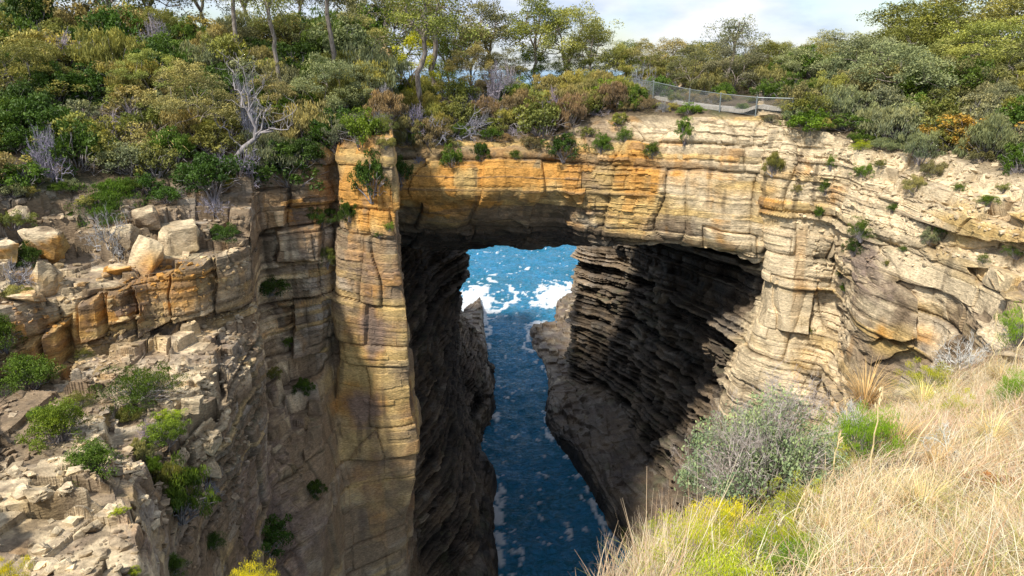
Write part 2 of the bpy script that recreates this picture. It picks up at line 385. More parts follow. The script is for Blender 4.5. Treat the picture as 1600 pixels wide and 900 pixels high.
# ------------------------------------------------------------------ left side: bench, gully, pillar, inner wall of the passage
def pxcol(px, lst): return [W(px, y, D) for y, D in lst]
def finish(col, r0):
    """r0 = the far land behind, the last row = a drop below the water"""
    x, y, z = col[-1]
    return [r0] + col + [(x, y + .3, -3.0)]
LC = []
LC.append(finish(pxcol(-300, [(66,52),(130,42),(220,34),(300,29),(400,25),(480,22),(560,20),(640,17),(720,14),(800,12),(900,10),(1050,7.5)]), (-140, 100, 57)))
LC.append(finish(pxcol(-120, [(66,55),(130,44),(220,36),(300,31),(400,27),(490,24),(575,22.5),(650,19),(730,16),(810,13.5),(900,11.5),(1050,8)]), (-110, 105, 57)))
LC.append(finish(pxcol(0, [(66,58),(130,46),(220,38),(300,33),(400,29),(500,26.5),(590,26),(660,22),(740,18),(820,15),(900,12.5),(1050,9)]), (-90, 108, 57)))
LC.append(finish(pxcol(100, [(66,60),(130,48),(220,40),(300,35),(400,31),(475,28.5),(570,28),(640,23),(720,19),(800,15.5),(900,12.5),(1050,9)]), (-78, 108, 57)))
LC.append(finish(pxcol(200, [(66,60),(130,49),(220,41),(300,36),(420,31),(435,30),(535,29.3),(620,25),(700,21),(780,17),(900,13.5),(1050,10)]), (-65, 108, 56.5)))
LC.append(finish(pxcol(235, [(66,60),(130,49),(220,41),(300,36.5),(410,31.8),(425,31),(530,30),(620,25.5),(700,22),(780,18.5),(900,15),(1050,11)]), (-62, 108, 56.5)))
LC.append(finish(pxcol(300, [(66,61),(130,50),(220,42),(300,37),(395,33),(408,32),(500,31.3),(600,27),(680,24.5),(780,23),(900,21),(1050,16)]), (-55, 108, 55.5)))
LC.append(finish(pxcol(350, [(66,61),(130,50),(220,42.5),(300,38),(380,34),(392,33.2),(500,32.6),(600,28),(690,26),(790,25.5),(900,24),(1050,20)]), (-50, 108, 55.5)))
LC.append(finish(pxcol(395, [(66,61),(130,51),(220,43),(300,38.5),(365,35.5),(378,35),(470,34.7),(600,31.5),(700,29.5),(800,28.5),(900,27),(1050,24)]), (-46, 108, 55.5)))
LC.append(finish(pxcol(412, [(66,62),(130,52),(220,44),(285,40.3),(330,39.6),(400,39.2),(470,38.9),(600,36.2),(700,33),(800,31),(900,29.5),(1050,27)]), (-44, 108, 55.5)))
LC.append(finish(pxcol(508, [(66,62),(130,54),(215,47),(240,43),(300,42.2),(400,41.6),(500,41.2),(600,39.2),(700,36.5),(800,34.5),(900,33),(1050,31)]), (-36, 108, 55.5)))
LC.append(finish(pxcol(524, [(66,62),(130,54),(220,48),(240,44),(300,43.2),(400,42.6),(500,42),(600,40.6),(700,38.4),(800,36.6),(900,35),(1050,33)]), (-34, 108, 55.5)))
LC.append(finish(pxcol(534, [(66,62),(130,54),(200,46),(225,42),(300,41.2),(400,41),(500,40.8),(600,40.2),(700,38.8),(800,37.4),(900,36.2),(1050,35)]), (-33, 108, 55.5)))
LC.append(finish(pxcol(598, [(72,62),(140,54),(185,45),(213,41),(300,40.2),(400,40),(500,39.7),(600,39.6),(700,39.1),(800,38.6),(900,38),(1050,37.5)]), (-28, 108, 55.5)))
pe = [600,602,606,608,618,622,637,641,655,641,636,640]
ye = [60,140,190,214,300,400,500,600,700,800,900,1050]
de = [62,54,44.5,41,40.4,40.3,40,39.9,39.8,39.5,39.5,39.5]
LC.append(finish([W(a, b, c) for a, b, c in zip(pe, ye, de)], (-27, 108, 55.5)))
de2 = [64,56,47,44.5,43.5,43.5,43.5,43.3,43.2,43,43,43]
c0 = LC[-1][1:-1]
def zcol(D, xs, r0, zs=None):
    zs = zs or [50.5,50,49,47,44.7,40.8,36.5,32,27.3,22.2,16.8,8.2]
    return [r0] + [(x, D if np.isscalar(D) else D[i], z) for i, (x, z) in enumerate(zip(xs, zs))] + [(xs[-1] + 3.5, D if np.isscalar(D) else D[-1], -3)]
LC.append([(-26.5, 108, 57)] + [(p[0] - .6, p[1] + 3.6 + max(0, (49 - p[2]) * .02), min(p[2], 51)) for p in c0] + [(c0[-1][0], 43.5, -3)])
LC.append(zcol(50, [-14,-14,-14,-13.5,-13,-12.6,-12,-11.6,-11,-10.4,-9.4,-8], (-26, 108, 56)))
LC.append(zcol(60, [-14,-14,-13.5,-12.5,-11.5,-11,-10.4,-10,-9.5,-8.4,-7,-4.6], (-25, 110, 55)))
LC.append(zcol(72, [-14,-14,-13,-12,-11,-10.6,-10,-9.5,-9,-8,-7.2,-5.0], (-24, 112, 54)))
LC.append(zcol(85, [-15,-15,-14,-12.5,-11,-9,-7.6,-6.6,-5.8,-7.3,-7.6,-7.0], (-26, 104, 51)))
LC.append(zcol(96, [-30,-30,-29,-27,-24,-21,-18,-16,-14,-11.5,-9,-5.6], (-40, 104, 50)))
LC.append(zcol(106, [-44,-44,-42,-40,-37,-34,-31,-27,-23,-18,-12,-5.6], (-52, 112, 50)))
LC.append(zcol(112, [-60,-60,-58,-56,-52,-48,-44,-40,-34,-28,-20,-12], (-66, 122, 50)))
LC.append(zcol(128, [-95,-95,-94,-92,-90,-88,-86,-84,-80,-76,-72,-68], (-105, 136, 50)))
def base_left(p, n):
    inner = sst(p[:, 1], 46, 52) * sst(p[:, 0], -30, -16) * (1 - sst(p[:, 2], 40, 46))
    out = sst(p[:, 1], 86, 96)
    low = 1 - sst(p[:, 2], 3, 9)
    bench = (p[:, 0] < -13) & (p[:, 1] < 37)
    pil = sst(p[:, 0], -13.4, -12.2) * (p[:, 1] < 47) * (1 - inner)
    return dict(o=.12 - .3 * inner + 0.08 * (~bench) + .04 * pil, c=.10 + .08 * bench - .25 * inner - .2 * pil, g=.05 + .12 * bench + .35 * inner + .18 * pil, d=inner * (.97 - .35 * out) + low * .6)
P = np.swapaxes(np.array(LC), 0, 1)
def amp_left(p, n): return 0.9 + 0 * p[:, 0] - (.15 + .45 * sst(p[:, 2], 44.8, 46)) * sst(p[:, 0], -14, -11) * (p[:, 1] < 46)
def mass_left(p):
    pil = sst(p[:, 0], -12.6, -11.4) * (p[:, 1] < 47) * (1 - sst(p[:, 2], 37.5, 39.5))
    pt = sst(p[:, 0], -12.6, -11.4) * (p[:, 1] < 46) * (1 - sst(p[:, 2], 47, 48)) * .55
    return np.clip(np.maximum(pil, pt) * (.95 + .3 * fbm(p / 4., 2, 48)), 0, 1)
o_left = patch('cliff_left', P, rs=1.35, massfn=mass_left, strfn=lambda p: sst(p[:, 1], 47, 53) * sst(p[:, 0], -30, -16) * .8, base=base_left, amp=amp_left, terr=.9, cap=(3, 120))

# ------------------------------------------------------------------ right side: sea mouth, cave wall, corner, sunny right wall
RZ = [50,48,44,38.5,35,31,28.2,26.8,20,12,4.5,-3]
def rcol(D, xs, r0): return [r0] + [(x, D, z) for x, z in zip(xs, RZ)]
RC = []
RC.append(rcol(150, [88,87,86,85,84,83,82,82,81,80,79,78], (110, 170, 52)))
RC.append(rcol(128, [34,33,32,31,30,29,28,28,27,26,25,24], (70, 150, 53)))
RC.append(rcol(113, [16,16,15,14,13,12.5,12.2,12,11.4,11,11,11], (50, 140, 53)))
RC.append(rcol(106, [15,14,13.5,13,12.5,12,11.2,11.2,10.6,10.4,10.4,10.4], (48, 130, 53)))
RC.append(rcol(98, [16,16,15.5,15.2,14.5,13.8,13.4,14.2,14,13.6,13.3,13], (46, 125, 53)))
RC.append(rcol(89, [19,19,18,17,16.2,15.6,15.2,17,16.8,16.4,15.8,15], (45, 120, 53)))
RC.append(rcol(75, [22,21,20,18.5,17.6,16.9,16.5,18.6,18.4,18,17.4,16.5], (44, 115, 53)))
RC.append(rcol(62, [24,23,21,19.2,18.4,17.6,17.2,19.4,19.2,18.8,18.2,17.5], (43, 110, 53)))
RC.append(rcol(53, [24,23,21,19,18.3,17.6,17.0,18.6,18.6,18.2,17.8,17], (42, 105, 53)))
RC.append([(41, 100, 53), W(1195,150,52), W(1197,186,47.5), W(1198,280,46.5), W(1197,410,46.3), W(1193,470,46.3), W(1170,530,46.5), W(1150,590,47), W(1143,620,47.2), W(1130,720,48.5), (15.5,49,12), (15,50,4.5), (14.5,50.5,-3)])
def rwall(px, lst, r0):
    c = [r0] + [W(px, y, D) for y, D in lst]
    x, y, z = c[-1]
    return c + [(x - 1, y + .5, 12), (x - 2, y + 1, 4.5), (x - 2, y + 1.5, -3)]
RC.append(rwall(1235, [(150,50),(192,46.5),(270,45.3),(390,44.8),(450,44.6),(510,44.5),(570,44),(610,43.5),(720,43)], W(1235, 84, 95)))
RC.append(rwall(1288, [(165,50),(215,45),(290,44.2),(360,44.2),(400,44.5),(450,44.5),(520,44),(600,42.5),(720,41)], W(1300, 84, 95)))
RC.append(rwall(1308, [(170,50),(225,44.2),(290,43.6),(350,43.5),(385,44.2),(450,44.2),(520,43),(600,41),(720,39)], W(1320, 84, 94)))
RC.append(rwall(1335, [(170,49),(235,43),(300,41.5),(350,41),(400,40.5),(450,40),(520,39.5),(600,38),(720,36)], W(1345, 82, 93)))
RC.append(rwall(1420, [(185,48),(250,41),(300,39),(350,38),(400,37),(440,36.4),(520,35.5),(600,35),(720,33)], W(1430, 78, 92)))
RC.append(rwall(1465, [(190,46),(255,39.5),(300,37.2),(350,36),(400,35.2),(440,34.9),(520,34.2),(600,32),(720,30)], W(1475, 74, 90)))
RC.append(rwall(1500, [(195,44),(260,38),(310,35.4),(355,34.3),(400,33.8),(450,33.3),(520,32),(600,29),(720,27)], W(1510, 70, 88)))
RC.append(rwall(1600, [(205,41),(275,34.5),(312,32),(370,30.6),(400,31),(450,28.8),(520,26),(600,24),(720,22)], W(1620, 62, 84)))
RC.append(rwall(1830, [(215,34),(290,27),(330,25),(380,24),(410,23.6),(460,22),(530,20),(610,18),(720,16)], W(1860, 55, 75)))
RC.append(rwall(2400, [(225,24),(300,19),(340,18),(390,17),(420,16.5),(470,15.5),(540,14.5),(620,13.5),(720,12.5)], W(2400, 60, 60)))
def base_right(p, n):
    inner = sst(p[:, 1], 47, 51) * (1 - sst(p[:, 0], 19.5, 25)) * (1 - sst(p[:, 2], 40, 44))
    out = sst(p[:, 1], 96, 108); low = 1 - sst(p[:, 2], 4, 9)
    return dict(o=.13 - .25 * inner, c=.40 - .4 * inner, g=.0 + .1 * inner, d=inner * (.82 - .4 * out) + low * .5)  # d: dark cave rock, deepened to paint shade over its sunlit part
P = np.swapaxes(np.array(RC), 0, 1)[:, ::-1]
def amp_right(p, n):
    inner = sst(p[:, 1], 47, 51); return 1.0 + .1 * inner
P = P[:, ::-1]
def mass_right(p):
    return .65 * sst(p[:, 0], 14, 16) * (1 - sst(p[:, 0], 19.5, 21)) * (p[:, 1] < 48) * (1 - sst(p[:, 2], 39.5, 42.5)) * sst(p[:, 2], 28, 32)
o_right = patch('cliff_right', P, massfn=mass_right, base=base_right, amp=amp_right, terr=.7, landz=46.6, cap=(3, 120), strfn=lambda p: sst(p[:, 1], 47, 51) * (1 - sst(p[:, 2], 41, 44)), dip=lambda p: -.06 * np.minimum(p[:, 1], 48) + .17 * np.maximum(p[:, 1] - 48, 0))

# ------------------------------------------------------------------ the natural bridge
BC = []
def bcol(px, lst, zc):
    c = [W(px, y, D) for y, D in lst]
    x = c[-1][0]; s = x / c[-1][1]
    k = lambda D: s * D if px > 560 else x
    return [(x * 1.25, 73, 48.6), (x * 1.15, 68, 49.1)] + c + [(x * 1.08, 62, zc + .3), (x * 1.16, 68, zc - .2), (x * 1.25, 73.5, zc - .6), (x * 1.27, 75, 42), (x * 1.26, 74, 48.2)]
BC.append(bcol(500, [(160,58),(215,52),(250,51),(290,51),(320,52),(370,56)], 38))
BC.append(bcol(560, [(160,58),(215,51.5),(250,50.5),(290,50.4),(320,51),(378,57)], 38))
BC.append(bcol(620, [(160,60),(225,51.5),(255,50.5),(300,49.9),(325,50.9),(385,58)], 37.5))
BC.append(bcol(680, [(160,60),(230,51.5),(262,50.2),(300,49.6),(325,50.6),(386,58)], 37.5))
BC.append(bcol(745, [(150,60),(228,52),(255,50.6),(300,50),(325,51),(389,57.5)], 37.3))
BC.append(bcol(800, [(145,62),(225,52.5),(250,51),(292,50.6),(325,51.8),(387,57.3)], 37.3))
BC.append(bcol(850, [(140,62),(215,52.5),(245,51.2),(292,50.8),(325,52),(385,57)], 37.3))
BC.append(bcol(905, [(135,62),(200,52.5),(240,51),(290,50.3),(330,51.3),(383,54)], 37.5))
BC.append(bcol(1000, [(140,60),(180,51.8),(220,50),(290,49),(340,49),(390,50.2)], 38))
BC.append(bcol(1100, [(150,58),(180,50),(212,48.6),(290,47.8),(340,47.8),(385,48.8)], 38.5))
BC.append(bcol(1160, [(150,56),(182,48.6),(212,47.4),(290,46.9),(345,46.8),(398,47.6)], 38.5))
BC.append(bcol(1200, [(150,55),(184,48),(215,47.0),(290,46.7),(350,46.7),(414,47.4)], 38.5))
BC.append(bcol(1270, [(160,55),(190,50),(215,49),(290,49),(350,49),(412,50)], 38.5))
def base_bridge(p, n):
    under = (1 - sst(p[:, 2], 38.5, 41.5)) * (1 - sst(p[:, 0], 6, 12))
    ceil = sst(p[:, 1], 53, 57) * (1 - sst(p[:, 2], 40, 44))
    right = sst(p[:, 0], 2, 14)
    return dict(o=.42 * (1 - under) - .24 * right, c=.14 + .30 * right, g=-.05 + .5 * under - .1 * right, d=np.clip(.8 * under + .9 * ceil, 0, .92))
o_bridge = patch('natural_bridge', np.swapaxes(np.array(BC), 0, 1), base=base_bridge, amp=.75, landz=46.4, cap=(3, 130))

# ------------------------------------------------------------------ ledge and wave-cut platform on the right, small shelf on the left
def shelf(name, outer, inner, ztop, zin, base, tri=None):
    rows = []
    for (ox, oy), (ix, iy), zt, zi in zip(outer, inner, ztop, zin):
        dx, dy = ix - ox, iy - oy; l = math.hypot(dx, dy); ux, uy = dx / l, dy / l
        rows.append([(ix + ux * 2, iy + uy * 2, zi + 2), (ix, iy, zi), (ox + dx * .5, oy + dy * .5, zt + (zi - zt) * .3), (ox + ux * 1.3, oy + uy * 1.3, zt + .1), (ox + ux * .3, oy + uy * .3, zt * .55), (ox, oy, -.1), (ox - ux * .8, oy - uy * .8, -2.5)])
    return patch(name, np.swapaxes(np.array(rows), 0, 1), base=base, amp=.5, mat=M_WET, landz=200, cap=(3, 120), scale=.0022, terr=.5)
def XY(px, py, z=0): p = WZ(px, py, z); return (p[0], p[1])
outer = [XY(1075,1000), XY(1003,900), XY(962,840), XY(925,780), XY(893,725), XY(862,685), XY(848,655), XY(853,625), XY(857,600), XY(846,570), XY(828,535), XY(828,513), XY(866,500), XY(868,475), XY(885,462), XY(920,452)]
inner = [(17.5,50), (18,60), (18.5,68), (18.3,74), (18,82), (17,89), (16.2,93), (15.5,96), (14.2,100), (12.5,106), (12,112), (12.5,116), (14,120), (18,124), (24,128), (30,134)]
ztop = [4,4,3.8,3.5,3,2.4,2.4,2,1.6,1.2,1.0,1.0,.9,.9,.9,.9]
zin = [6,6,6,6,6,6,5.5,4.5,3.5,2.6,2.0,1.6,1.4,1.4,1.4,1.4]
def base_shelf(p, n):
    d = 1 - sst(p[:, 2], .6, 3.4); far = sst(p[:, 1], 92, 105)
    return dict(c=.10 + .3 * far, g=.45, o=-.05, d=np.clip(.95 * d * (1 - .55 * far) + .55 * (1 - far), 0, .97))  # d: dark drop to the water, plus shade painted over the near ledge
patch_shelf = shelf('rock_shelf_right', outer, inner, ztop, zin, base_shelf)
outer = [XY(752,470), XY(757,520), XY(765,590), XY(776,640), XY(757,665), XY(757,710), XY(776,760), XY(768,810), XY(778,880), XY(780,980)]
inner = [(-16,116), (-13,109), (-9,102), (-7,97), (-8,92), (-8,84), (-7.5,78), (-7.5,70), (-8,62), (-9,54)]
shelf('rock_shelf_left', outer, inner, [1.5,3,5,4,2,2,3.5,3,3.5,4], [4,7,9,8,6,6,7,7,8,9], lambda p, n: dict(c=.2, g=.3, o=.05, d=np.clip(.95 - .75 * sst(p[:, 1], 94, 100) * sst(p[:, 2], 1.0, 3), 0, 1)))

# ------------------------------------------------------------------ near grassy slope under the camera
GE = [(-700,1020,3.4),(-300,1020,3.4),(100,1020,3.3),(400,1030,3.3),(650,1020,3.4),(850,960,4.2),(940,915,5.0),(1000,885,5.6),(1060,845,6.3),(1130,790,7.4),(1200,730,8.8),(1290,670,10.4),(1400,615,12),(1500,572,12.2),(1600,540,11.6),(1750,505,10.5),(2000,480,9.5)]
GC = []
for px, py, D in GE:
    e = np.array(W(px, py, D)); nx = e[0] * .28 / max(1, D / 4); near = np.array([e[0] * .16, -1.5, 50.2]); n2 = np.array([e[0] * .3 + .0, 1.0, 50.0])
    m = n2 * .5 + e * .5 + np.array([0, 0, .25])
    GC.append([near, n2, m, e * .93 + np.array([0, 0, .16 * CAMZ * 0 + 0]) * 1 + (0, 0, 0.07 * e[2] + .1), e, e + (.3, .8, -2.2), e + (.5, 1.6, -7), e + (.6, 2.2, -14)])
def soil_near(p, n, s): return sst(np.abs(n[:, 2]), .35, .7) * (.75 + 0 * p[:, 0])
o_near = patch('grassy_slope', np.swapaxes(np.array(GC), 0, 1), scale=.006, amp=.25, base=dict(c=.5, o=.0), cap=(3, 60), soilfn=soil_near)

# ------------------------------------------------------------------ ocean
def lines(pts):
    out = []
    for (a, b, s) in pts: out += list(np.arange(a, b, s))
    return np.array(out + [pts[-1][1]])
xs = lines([(-4000,-600,400),(-600,-100,50),(-100,-24,4),(-24,40,.3),(40,120,4),(120,600,60),(600,4000,400)])
ys = lines([(-60,40,10),(40,56,.5),(56,130,.28),(130,260,.6),(260,600,10),(600,6000,400)])
X, Y = np.meshgrid(xs, ys); p = np.stack([X.ravel(), Y.ravel(), np.zeros(X.size)], 1)
fade = (1 - sst(p[:, 1], 220, 300)) * (1 - sst(np.abs(p[:, 0]), 40, 100))
hgt = .6 * fbm(p / np.array([4.5, 3.2, 1]), 5, 201, .6) + .22 * (1 - np.abs(noise(p / np.array([1.7, 1.1, 1]), 205))) 
hgt = hgt * fade
f = np.zeros(len(p))
def fb(px, py, r, s, ry=None):
    c = WZ(px, py, 0); ry = ry or r
    f[:] += s * np.exp(-((p[:, 0] - c[0]) ** 2) / r ** 2 - ((p[:, 1] - c[1]) ** 2) / ry ** 2)
fb(742,474,4.6,1.5,10); fb(738,510,3.0,1.3,8); fb(740,545,1.6,1.0,6); fb(752,455,2.4,.7,5); fb(868,464,4.6,1.5,7); fb(845,475,2.2,.7,5); fb(835,508,1.4,.7,5); fb(895,450,5,.9,5)
fb(905,822,1.2,.8,1.8); fb(842,718,.9,.35,2); fb(766,800,.9,.7,4); fb(776,860,.8,.6,3); fb(790,770,1.6,.35,4); fb(768,590,1.2,.5,4); fb(800,880,2,.3,4)
fb(880,885,1.6,.3,2.5); fb(843,690,.8,.3,3); fb(775,650,.9,.5,3)
def pline(pts, r, s):
    q = np.array([WZ(a, b, 0)[:2] for a, b in pts]); dm = np.full(len(p), 1e9)
    w = p[:, :2] + np.stack([noise(p / 2.2, 230), noise(p / 2.2, 231)], 1) * 1.2
    for a, b in zip(q[:-1], q[1:]):
        ab = b - a; t = np.clip(((w - a) @ ab) / (ab @ ab), 0, 1)
        dm = np.minimum(dm, np.linalg.norm(w - a - t[:, None] * ab, axis=1))
    f[:] += s * np.exp(-(dm / r) ** 2)
pline([(1003,905),(962,842),(925,782),(893,727),(862,687),(846,655),(852,625),(857,600),(844,570),(826,535),(826,511),(864,498)], .75, .62)
pline([(752,470),(757,520),(765,590),(777,640),(759,667),(758,710),(777,760),(770,810),(780,880),(782,960)], .55, .5)
pline([(760,438),(778,440),(800,447),(803,460),(795,478),(770,490)], .8, 1.1)
pline([(770,432),(805,425),(830,418)], .6, .7)
pline([(790,395),(850,405),(905,400)], .5, .45)
pline([(740,400),(760,395),(790,392)], .6, .35)
fn = fbm(p / np.array([1.1, 1.5, 1]), 5, 210, .6)
foam = sst(f + fn * 1.5, .60, .85) + .5 * sst(fn + f * .5, .42, .7) * fade
turb = np.clip(f, 0, 1.2)
p[:, 2] = hgt + .12 * foam
m, n, b, _ = newmat('sea_water'); l = n.links.new
at = n.nodes.new('ShaderNodeAttribute'); at.attribute_name = 'foam'; at2 = n.nodes.new('ShaderNodeAttribute'); at2.attribute_name = 'turb'
g = n.nodes.new('ShaderNodeNewGeometry')
nz = n.nodes.new('ShaderNodeTexNoise'); nz.inputs['Scale'].default_value = 1.6; nz.inputs['Detail'].default_value = 8; nz.inputs['Roughness'].default_value = .65; nz.inputs['Distortion'].default_value = .6
nb = n.nodes.new('ShaderNodeTexNoise'); nb.inputs['Scale'].default_value = .12; nb.inputs['Detail'].default_value = 4
mpg = n.nodes.new('ShaderNodeMapping'); mpg.inputs['Scale'].default_value = (.7, 1, 1)
l(g.outputs['Position'], mpg.inputs[0]); l(mpg.outputs[0], nz.inputs['Vector']); l(mpg.outputs[0], nb.inputs['Vector'])
wr = n.nodes.new('ShaderNodeValToRGB')
wr.color_ramp.elements[0].color = (.012, .145, .22, 1); wr.color_ramp.elements[0].position = .43
wr.color_ramp.elements[1].color = (.035, .26, .50, 1); wr.color_ramp.elements[1].position = .60
nf = n.nodes.new('ShaderNodeTexNoise'); nf.inputs['Scale'].default_value = 1.7; nf.inputs['Detail'].default_value = 7; nf.inputs['Roughness'].default_value = .7; nf.inputs['Distortion'].default_value = 1.2
l(mpg.outputs[0], nf.inputs['Vector'])
ad = n.nodes.new('ShaderNodeMix'); ad.inputs['Factor'].default_value = .75; l(nb.outputs['Fac'], ad.inputs['A']); l(nf.outputs['Fac'], ad.inputs['B']); l(ad.outputs['Result'], wr.inputs[0])  # fine noise puts ripple glints into the water colour, with aerated speckle
m1 = n.nodes.new('ShaderNodeMix'); m1.data_type = 'RGBA'; m1.inputs['B'].default_value = (.03, .24, .42, 1)
l(at2.outputs['Fac'], m1.inputs['Factor']); l(wr.outputs[0], m1.inputs['A'])
m2 = n.nodes.new('ShaderNodeMix'); m2.data_type = 'RGBA'; m2.inputs['B'].default_value = (.8, .84, .86, 1)
l(at.outputs['Fac'], m2.inputs['Factor']); l(m1.outputs['Result'], m2.inputs['A']); l(m2.outputs['Result'], b.inputs['Base Color'])
rr = n.nodes.new('ShaderNodeMapRange'); rr.inputs['To Min'].default_value = .12; rr.inputs['To Max'].default_value = .8; l(at.outputs['Fac'], rr.inputs[0]); l(rr.outputs[0], b.inputs['Roughness'])
b.inputs['IOR'].default_value = 1.33
bp = n.nodes.new('ShaderNodeBump'); bp.inputs['Strength'].default_value = 1.0; bp.inputs['Distance'].default_value = .9
l(nz.outputs['Fac'], bp.inputs['Height']); l(bp.outputs[0], b.inputs['Normal'])
sea = link('sea_water', grid_mesh('sea_water', p, len(ys), len(xs), m, smooth=True, extra=dict(foam=np.clip(foam, 0, 1), turb=np.clip(turb * .5 - .05, 0, .6))))
tag(sea, kind='structure')
# ------------------------------------------------------------------ finding the ground
bpy.context.view_layer.update()
GROUND = [o_left, o_right, o_bridge, o_near]
def hit(px, py, objs=None):
    d = ray(px, py); best = None
    for o in (objs or GROUND):
        ok, loc, nor, i = o.ray_cast(Vector((0, 0, CAMZ)), d)
        if ok and (best is None or loc.length_squared < 1e12) and (best is None or (loc - Vector((0, 0, CAMZ))).length < best[1]):
            best = (loc.copy(), (loc - Vector((0, 0, CAMZ))).length, nor.copy())
    return best
def drop(x, y, z0=95, objs=None):
    best = None
    for o in (objs or GROUND):
        ok, loc, nor, i = o.ray_cast(Vector((x, y, z0)), Vector((0, 0, -1)))
        if ok and (best is None or loc.z > best): best = loc.z
    return best
def depth_of(p): return p[1] * CT + (CAMZ - p[2]) * ST

# ------------------------------------------------------------------ plant builders
def tube(pts, rad, sides=5):
    pts = np.array(pts, float); n = len(pts); V = []; d = np.gradient(pts, axis=0); d /= np.linalg.norm(d, axis=1, keepdims=True) + 1e-9
    ref = np.array([0.31, .95, .05]) if abs(d[0, 2]) > .9 else np.array([0, 0, 1.])
    for i in range(n):
        a = np.cross(d[i], ref); a /= np.linalg.norm(a) + 1e-9; b = np.cross(d[i], a)
        for k in range(sides):
            t = 2 * math.pi * k / sides; V.append(pts[i] + (a * math.cos(t) + b * math.sin(t)) * rad[i])
    F = [(i * sides + k, i * sides + (k + 1) % sides, (i + 1) * sides + (k + 1) % sides, (i + 1) * sides + k) for i in range(n - 1) for k in range(sides)]
    return np.array(V), np.array(F)
class Geo:
    def __init__(s): s.V = []; s.F = []; s.n = 0; s.lv = []
    def add(s, V, F, lv=0.5):
        s.V.append(V); s.F.append(F + s.n); s.n += len(V); s.lv.append(np.ones(len(V)) * lv)
    def mesh(s, name, mat, smooth=False): return raw_mesh(name, np.concatenate(s.V), np.concatenate(s.F), mat, None, smooth, dict(lv=np.concatenate(s.lv)))
def leaves(rg, C, size, up=.5, asp=2.0, stand=0.0, lv=None):
    """one four-cornered leaf at every point of C"""
    n = len(C); nor = rg.normal(size=(n, 3)); nor /= np.linalg.norm(nor, axis=1, keepdims=True); nor[:, 2] = np.abs(nor[:, 2]) + up
    t = np.cross(nor, rg.normal(size=(n, 3)));
    if stand: t[:, :2] *= (1 - stand); t[:, 2] = np.abs(t[:, 2]) + stand
    t /= np.linalg.norm(t, axis=1, keepdims=True) + 1e-9
    b = np.cross(t, nor); b /= np.linalg.norm(b, axis=1, keepdims=True) + 1e-9
    s = size * (0.6 + .8 * rg.rand(n))[:, None]
    V = np.stack([C - t * s * .5, C + b * s * .5 / asp + t * s * .05, C + t * s * .5, C - b * s * .5 / asp + t * s * .05], 1).reshape(-1, 3)
    F = np.arange(n * 4).reshape(-1, 4)
    l = np.repeat(lv if lv is not None else rg.rand(n), 4)
    return V, F, l
def clump(rg, c, r, n, flat=.7, lo=.45):
    d = rg.normal(size=(n, 3)); d /= np.linalg.norm(d, axis=1, keepdims=True)
    q = d * (r * (lo + (1 - lo) * rg.rand(n) ** .6))[:, None]; q[:, 2] *= flat
    q[:, 2] = np.where(q[:, 2] < -.45 * r * flat, -q[:, 2] * .6, q[:, 2])
    return c + q
def limb(a, b, rg, wob=.12, n=7):
    a, b = np.array(a, float), np.array(b, float); t = np.linspace(0, 1, n)[:, None]; l = np.linalg.norm(b - a)
    p = a + (b - a) * t; w = rg.normal(size=(n, 3)) * wob * l * .35; w[0] = 0; w[-1] = 0
    p += w * np.sin(t * math.pi); p[:, 2] += (np.sin(t * math.pi) * l * .06)[:, 0]
    return p

def make_gum(seed, H=8.0, spread=.42, fork=.35, n=22, leaf=.17, per=520, dome=.55, lean=.05, open_=0.0, tr=.022):
    rg = np.random.RandomState(seed); B = Geo(); Lf = Geo()
    base = np.zeros(3); f = np.array([rg.normal() * lean * H, rg.normal() * lean * H, H * fork])
    p = limb((0, 0, -.5), f, rg, .08, 8); B.add(*tube(p, np.linspace(tr * H, tr * .75 * H, 8), 8))
    cs = []
    for i in range(n):
        a = i * 2.4 + rg.rand() * .6; rr = spread * H * math.sqrt((i + .5) / n) * (.8 + .35 * rg.rand())
        zt = H * (1 - .04) - (rr / (spread * H)) ** 2 * H * (1 - fork) * dome * 1.15 - rg.rand() * H * .12 - open_ * H * rg.rand() * .25
        r = H * (.12 + .055 * rg.rand()); cs.append((np.array([math.cos(a) * rr, math.sin(a) * rr, zt - r * .5]) + f * np.array([1, 1, 0]), r))
    forks = []
    for k in range(4):
        a = k * 1.57 + rg.rand(); e = f + np.array([math.cos(a) * spread * H * .4, math.sin(a) * spread * H * .4, H * (1 - fork) * (.35 + .2 * rg.rand())])
        q = limb(f, e, rg, .15); B.add(*tube(q, np.linspace(tr * .62 * H, tr * .35 * H, 7), 6)); forks.append(q)
    for c, r in cs:
        q = min((fk[j] for fk in forks for j in (3, 5, 6)), key=lambda v: np.linalg.norm(v - c) + max(0, v[2] - c[2]) * 2)
        B.add(*tube(limb(q, c - (0, 0, r * .2), rg, .16, 6), np.linspace(tr * .3 * H, tr * .08 * H, 6), 4))
        tone = rg.rand() * .4
        for s in range(5):
            c2 = c + rg.normal(size=3) * r * np.array([.55, .55, .25]); m = per // 5
            C = clump(rg, c2, r * .62, m, .8)
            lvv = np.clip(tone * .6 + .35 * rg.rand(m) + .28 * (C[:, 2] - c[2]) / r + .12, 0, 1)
            Lf.add(*leaves(rg, C, leaf, .5, 2.2, lv=lvv))
    return dict(kind='tree', H=H, Wd=2 * (spread + .12) * H, trunk=B.mesh('trunk', M_BARK, True), crown=Lf.mesh('crown', M_LEAF))
